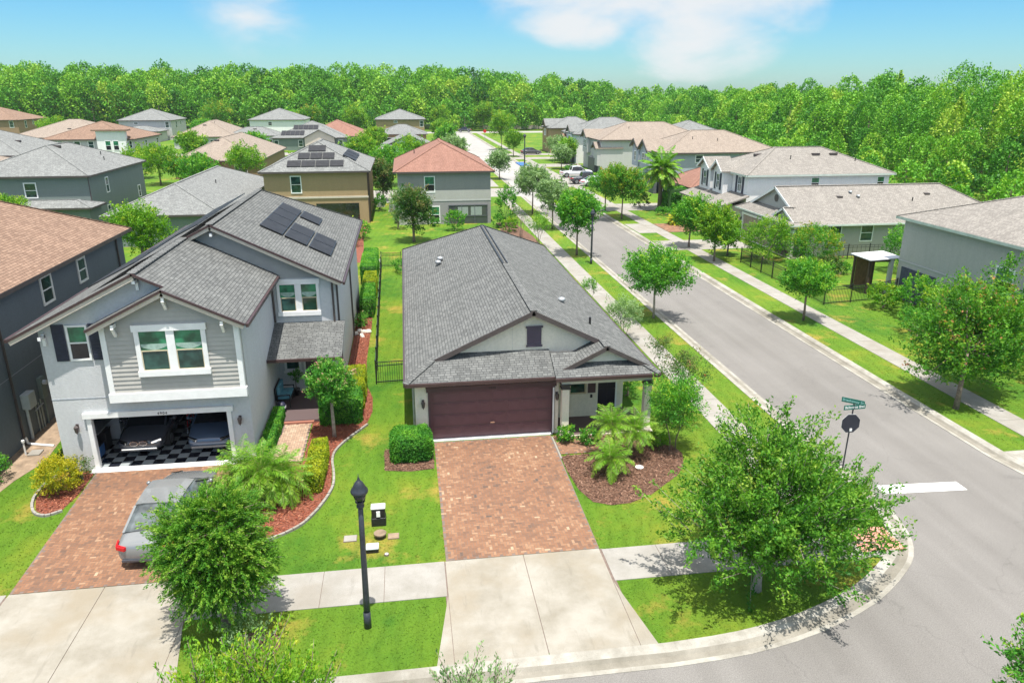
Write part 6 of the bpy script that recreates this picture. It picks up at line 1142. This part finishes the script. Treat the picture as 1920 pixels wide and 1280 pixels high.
def cover(label, x, y, w, d, mat, n='valve_cover', rnd=False):
    b = thing(n, label, 'ground cover', (x, y, 0)); mb = MB()
    if rnd: mb.lathe([(w/2, -.02), (w/2, .05)], (x, y, 0), 16)
    else: mb.box(x-w/2, x+w/2, y-d/2, y+d/2, -.02, .022)
    mb.build('frame', M['sand'], b); mb = MB()
    if rnd: mb.lathe([(w/2-.02, .05), (w/2-.03, .065)], (x, y, 0), 16)
    else: mb.box(x-w/2+.015, x+w/2-.015, y-d/2+.015, y+d/2-.015, .022, .034); mb.box(x-.05, x+.03, y-d/2+.06, y-d/2+.10, .0342, .038)
    mb.build('lid', mat, b, bevel=.01); return b
cover('pale rectangular meter lid in the lawn left of the lamp', -2.25, 21.0, .42, .36, M['walk']); cover('tan rectangular meter lid in the lawn right of the lamp', -.88, 20.95, .36, .32, M['dirt']); cover('little round white cap in the lawn near the sidewalk', -1.08, 19.95, .15, .15, M['pvc'], rnd=True); cover('pale round cap on the bark mulch by the palms', 8.35, 24.25, .36, .36, M['pvc'], rnd=True)
b = cover('round rusty manhole in the kerb inlet slab at right', 23.75, 22.3, .75, .75, M['rust'], 'manhole', True)
b = thing('kerb_inlet', 'concrete kerb inlet with dark mouth at the right edge', 'drain', (23.6, 22.6, 0)); mb = MB(); mb.box(23.12, 24.6, 21.4, 23.5, -.16, .03); mb.build('slab', M['kerb'], b, bevel=.02); mb = MB(); mb.box(23.10, 23.118, 21.6, 23.3, -.13, -.01); mb.build('mouth', M['black'], b)
# ---- meters on the slate-blue house
b = thing('meter_box', 'pale grey electric meter cabinet on the slate-blue wall', 'meter', (-15.7, 30.5, 0)); mb = MB(); mb.box(-15.77, -15.45, 30.05, 30.65, 1.35, 2.0); mb.build('cabinet', M['greybox'], b, bevel=.03); mb = MB(); mb.tube([(-15.68, 30.2, 0), (-15.68, 30.2, 1.35)], .06, 8); mb.build('conduit', M['greybox'], b)
b = thing('meter_box', 'dark electric meter with round glass beside the grey cabinet', 'meter', (-15.7, 31.8, 0)); mb = MB(); mb.box(-15.77, -15.60, 31.55, 31.95, 1.2, 2.15); mb.build('cabinet', M['w_green'], b, bevel=.02); mb = MB(); mb.tube([(-15.6, 31.75, 1.9), (-15.46, 31.75, 1.9)], .10, 12); mb.build('meter_glass', M['tin'], b); mb = MB(); mb.tube([(-15.7, 31.75, 0), (-15.7, 31.75, 1.2)], .045, 8); mb.build('conduit', M['w_green'], b)
b = thing('pipe_set', 'thin pipes and valves between the two meter boxes', 'pipes', (-15.7, 31.1, 0))
for yy in (30.95, 31.2, 31.4): mb = MB(); mb.tube([(-15.70, yy, 0), (-15.70, yy, 1.3+.1*math.sin(yy*9))], .028, 6); mb.build('pipe', M['w_lichen'], b)
mb = MB(); mb.tube([(-15.66, 30.8, 1.0), (-15.66, 31.5, 1.05)], .035, 6); mb.build('valve', M['galv'], b)
b = thing('backflow_pipe', 'white capped pipe by the slate-blue wall', 'pipe', (-15.3, 28.7, 0)); mb = MB(); mb.tube([(-15.3, 28.7, 0), (-15.3, 28.7, .55)], .035, 8); mb.build('pipe', M['pvc'], b); mb = MB(); mb.lathe([(.06, .55), (.06, .64)], (-15.3, 28.7, 0), 8); mb.build('cap', M['pvc'], b)
b = thing('drain_pipe', 'white drain elbow lying on the dirt strip', 'pipe', (-15.2, 29.5, 0)); mb = MB(); mb.tube([(-15.65, 29.6, .35), (-15.6, 29.6, .1), (-15.4, 29.55, .06), (-14.5, 29.3, .05)], .05, 8); mb.build('pipe', M['pvc'], b)
b = thing('splash_block', 'pale splash block on the dirt below the pipes', 'block', (-15.0, 28.8, 0)); mb = MB(); mb.box(-15.2, -14.75, 28.55, 29.0, 0, .07); mb.build('block', M['walk'], b, bevel=.02)
b = thing('splash_block', 'white splash block at the corner of the blue-grey house', 'block', (-13.5, 31, 0)); mb = MB(); mb.box(-13.9, -13.2, 30.9, 31.15, 0, .09); mb.build('block', M['white'], b, bevel=.02)
# ---- bed edging
def edging(label, pts, r=.045, mat='walk'):
    P = dense(pts); mb = MB(); rr = random.Random(4)
    for i in range(len(P)-1):
        a = Vector((*P[i], .03)); c = Vector((*P[i+1], .03)); n = max(1, round((c-a).length/.22))
        for k in range(n): p = a.lerp(c, k/n); q = a.lerp(c, (k+.92)/n); mb.beam((p.x, p.y, .085+rr.uniform(-.008, .008)), (q.x, q.y, .085+rr.uniform(-.008, .008)), .085, .12)
    o = mb.build('bed_edging', M[mat]); tag(o, label, 'edging'); return o
edging('scalloped concrete edging curving along the red mulch bed', [(-5.9, 21.25), (-5.2, 21.15), (-4.55, 21.45), (-3.95, 21.95), (-3.55, 22.7), (-3.25, 23.6), (-3.08, 24.5), (-3.14, 25.5), (-3.27, 26.4), (-3.24, 27.2), (-2.95, 28.0), (-2.55, 28.75), (-2.05, 29.6)])
edging('concrete edging around the golden bush bed', [(-12.1, 24.05), (-12.55, 23.78), (-13.05, 24.12), (-13.42, 25.0), (-13.48, 26.0), (-13.3, 26.8)])
# ---- porch things
b = thing('bench', 'dark bench with blue-teal cushions on the left porch', 'bench', (-5.85, 32.2, .15)); b0 = b
mb = MB(); mb.box(-6.1, -5.5, 31.6, 32.9, .48, .54); mb.build('seat', M['black'], b); mb = MB(); mb.box(-6.16, -6.1, 31.6, 32.9, .54, 1.1); mb.build('backrest', M['black'], b)
for xx in (-6.08, -5.56):
    for yy in (31.62, 32.84): mb = MB(); mb.box(xx, xx+.05, yy, yy+.05, .15, .48); mb.build('leg', M['black'], b)
for yy in (31.6, 32.86): mb = MB(); mb.box(-6.1, -5.5, yy, yy+.04, .74, .78); mb.box(-5.54, -5.5, yy, yy+.04, .54, .74); mb.build('armrest', M['black'], b)
for i, yy in enumerate((31.68, 32.28)):
    mb = MB(); mb.box(-6.06, -5.52, yy, yy+.55, .545, .66); c = tag(mb.build('seat_cushion', M['teal'], None, bevel=.04), ('nearer', 'farther')[i]+' teal seat cushion lying on the porch bench', 'cushion', 'teal porch cushions')
    mb = MB(); mb.box(-6.09, -5.95, yy, yy+.52, .67, 1.12); c = tag(mb.build('back_cushion', M['teal'], None, bevel=.04), ('nearer', 'farther')[i]+' teal back cushion propped on the porch bench', 'cushion', 'teal porch cushions')
b = thing('potted_plant', 'dark potted plant beside the porch window', 'potted plant', (-5.45, 32.95, .15)); mb = MB(); mb.lathe([(.11, .15), (.17, .45), (.18, .47), (.15, .46)], (-5.45, 33.1, 0), 14); mb.build('pot', M['black'], b, smooth=True)
crown(b, M['lf_hedge'], [(-5.45, 33.1, 1.15, .28, .28, .28)], 40, 20, .07, 301, L=.15, sig=.05, name='foliage'); mb = MB(); mb.tube([(-5.45, 33.1, .42), (-5.45, 33.1, 1.1)], .02, 6); mb.build('stem', M['bark'], b)
b = thing('ceramic_jar', 'small white-banded dark jar at the near end of the bench', 'jar', (-5.85, 31.2, .15)); mb = MB(); mb.lathe([(.12, .15), (.2, .3), (.2, .5), (.12, .62)], (-5.85, 31.2, 0), 14); mb.build('jar', M['navy'], b, smooth=True); mb = MB(); mb.lathe([(.205, .36), (.205, .46)], (-5.85, 31.2, 0), 14); mb.build('band', M['white'], b)
b = thing('wreath', 'pale leafy wreath hanging on the dark front door of the cream house', 'wreath', (8.5, 29.78, 1.65)); mb = MB(); mb.tube([(8.5+.17*math.cos(a), 29.775, 1.62+.17*math.sin(a)) for a in [k*.5236 for k in range(13)]], .04, 6); mb.build('ring', M['lf_sage'], b)
b = thing('doorbell_box', 'small black doorbell box on the porch wall by the shutter', 'box', (7.62, 29.02, 1.0)); mb = MB(); mb.box(7.57, 7.67, 29.0, 29.045, .95, 1.1); mb.build('case', M['black'], b, bevel=.01)
# ---- garage clutter
gar = [('tall grey cabinet at the back of the open garage', 'cabinet', -12.2, 32.7, .9, .5, 2.0, 'galv'), ('blue storage bin on the left garage floor', 'bin', -12.45, 28.2, .45, .45, .5, 'bin'), ('black bin beside the blue storage bin', 'bin', -12.45, 28.85, .5, .55, .8, 'black'), ('stack of pale boxes at the left garage wall', 'box', -12.3, 30.0, .6, .8, 1.1, 'tin'), ('dark crate between the two cars in the garage', 'crate', -9.4, 32.6, .5, .5, .7, 'bin')]
for lab, cat, x, y, w, d, h, m_ in gar:
    b = thing({'cabinet': 'storage_cabinet', 'bin': 'storage_bin', 'box': 'box_stack', 'crate': 'crate'}[cat], lab, cat, (x, y, .04)); mb = MB(); mb.box(x-w/2, x+w/2, y-d/2, y+d/2, .04, h); mb.build('body', M[m_], b, bevel=.02); mb = MB(); mb.box(x-w/2-.02, x+w/2+.02, y-d/2-.02, y+d/2+.02, h, h+.05); mb.build('lid', M['black'], b, bevel=.01)
b = thing('bicycle', 'bicycle with red frame standing between the garage cars', 'bicycle', (-9.42, 30.2, .04))
for yy in (29.7, 30.7):
    mb = MB(); mb.tube([(-9.42, yy+.31*math.cos(a), .36+.31*math.sin(a)) for a in [k*.3927 for k in range(17)]], .02, 6); w_ = mb.build('wheel', M['tyre'], b); mb = MB()
    for k in range(6): a = k*1.047; mb.tube([(-9.42, yy, .36), (-9.42, yy+.3*math.cos(a), .36+.3*math.sin(a))], .004, 4)
    mb.build('spokes', M['chrome'], w_)
mb = MB()
for p, q in (((29.7, .36), (29.85, .9)), ((29.85, .8), (30.5, .78)), ((30.5, .9), (30.7, .36)), ((30.15, .36), (30.5, .78)), ((30.15, .36), (29.85, .8)), ((29.7, .36), (30.15, .36))): mb.tube([(-9.42, p[0], p[1]), (-9.42, q[0], q[1])], .018, 6)
mb.build('frame', M['stopred'], b); mb = MB(); mb.tube([(-9.68, 29.85, .95), (-9.16, 29.85, .95)], .015, 6); mb.build('handlebar', M['chrome'], b); mb = MB(); mb.box(-9.48, -9.36, 30.4, 30.65, .9, .95); mb.build('saddle', M['black'], b, bevel=.015)
# ---- pergola, air conditioners, others
b = thing('pergola', 'brown timber pergola with pale flat roof against the right grey house', 'pergola', (32.6, 47.3, 0))
for xx, yy in ((31.9, 46.7), (31.9, 48.5), (33.4, 48.5)): mb = MB(); mb.box(xx, xx+.14, yy, yy+.14, -.05, 2.45); mb.build('post', M['woodd'], b)
mb = MB(); mb.box(31.8, 33.7, 46.6, 46.72, 2.3, 2.46); mb.box(31.8, 33.7, 48.5, 48.62, 2.3, 2.46); mb.build('beam', M['woodd'], b); mb = MB(); mb.slab([(31.7, 46.4, 2.5), (34.2, 46.4, 2.62), (34.2, 48.8, 2.62), (31.7, 48.8, 2.5)], .06); mb.build('roof', M['tin'], b); mb = MB(); mb.box(32.1, 33.55, 48.52, 48.58, .2, 2.3); mb.build('screen_wall', M['wood'], b)
mb = MB(); mb.box(33.35, 33.6, 46.5, 46.75, -.05, 2.5); mb.build('post', M['w_greyL'], b)
def ac(label, x, y):
    b = thing('air_conditioner', label, 'air conditioner', (x, y, 0)); mb = MB(); mb.box(x-.4, x+.4, y-.4, y+.4, .05, .8); mb.build('case', M['galv'], b, bevel=.03); mb = MB(); mb.lathe([(.34, .8), (.34, .83), (.05, .85)], (x, y, 0), 16); mb.build('fan_guard', M['black'], b); mb = MB(); mb.box(x-.5, x+.5, y-.5, y+.5, 0, .05); mb.build('pad', M['walk'], b)
ac('grey air conditioner beside the east wall under the gutter', -3.0, 51.6-4.0) if False else ac('air conditioner near the east wall behind the side hedge', -2.9, 62.6)
ac('air conditioner at the corner of the tan-brown house', -3.1, 94.0); ac('air conditioner beside the grey terracotta-roofed house', -1.6, 90.0)
b = thing('rock_pile', 'pale rocks at the end of the side hedge', 'rocks', (-2.9, 42.4, 0)); rr = random.Random(5)
for k in range(7):
    mb = MB(); x = -2.9+rr.uniform(-.4, .4); y = 42.4+rr.uniform(-.6, .6); s = rr.uniform(.1, .2); mb.lathe([(s*.6, -.05), (s, s*.3), (s*.7, s*.9), (.02, s)], (x, y, 0), 7); mb.build('rock', M['rock'], b)
b = thing('floor_mat', 'blue rectangular patch painted at the far driveway mouth', 'mat', (22.9, 148, 0)); mb = MB(); mb.box(22.2, 23.9, 143.6, 151.2, -.10, .03); mb.build('mat', M['bin'], b)
b = thing('yard_flag', 'tiny red utility flag beside the sidewalk', 'flag', (14.05, 32.2, 0)); mb = MB(); mb.tube([(14.05, 32.2, 0), (14.05, 32.2, .45)], .006, 4); mb.build('wire', M['chrome'], b); mb = MB(); mb.box(14.05, 14.22, 32.195, 32.205, .33, .45); mb.build('cloth', M['stopred'], b)
b = thing('stop_sign', 'small far stop sign at the end of the street', 'street sign', (23.6, 212, 0)); mb = MB(); mb.tube([(23.6, 222, 0), (23.6, 222, 2.3)], .06, 6); mb.build('post', M['galv'], b)
mb = MB(); mb.prism([(23.6+.5*math.cos(R(22.5+45*k)), 221.9, 2.6+.5*math.sin(R(22.5+45*k))) for k in range(8)], (0, .04, 0)); mb.build('plate', M['stopred'], b)
b = thing('boundary_wall', 'low cream wall at the back of the far lawn', 'wall', (40, 276, 0)); mb = MB(); mb.box(30, 70, 289, 289.3, 0, 1.2); mb.build('panel', M['w_sand'], b)
bpy.context.view_layer.update()

# ---- air between here and the woods
hm_ = bpy.data.materials.new('haze'); hm_.use_nodes = True; hn = hm_.node_tree.nodes
for n_ in list(hn):
    if n_.type == 'BSDF_PRINCIPLED': hn.remove(n_)
pv = hn.new('ShaderNodeVolumePrincipled'); pv.inputs['Density'].default_value = .00010; pv.inputs['Color'].default_value = (.86, .93, 1, 1); hm_.node_tree.links.new(pv.outputs[0], hn['Material Output'].inputs['Volume'])
mb = MB(); mb.box(-560, 560, -60, 700, -1.3, 27); mb.build('haze', hm_, kind='stuff', label='thin summer haze lying over the neighbourhood', cat='haze')
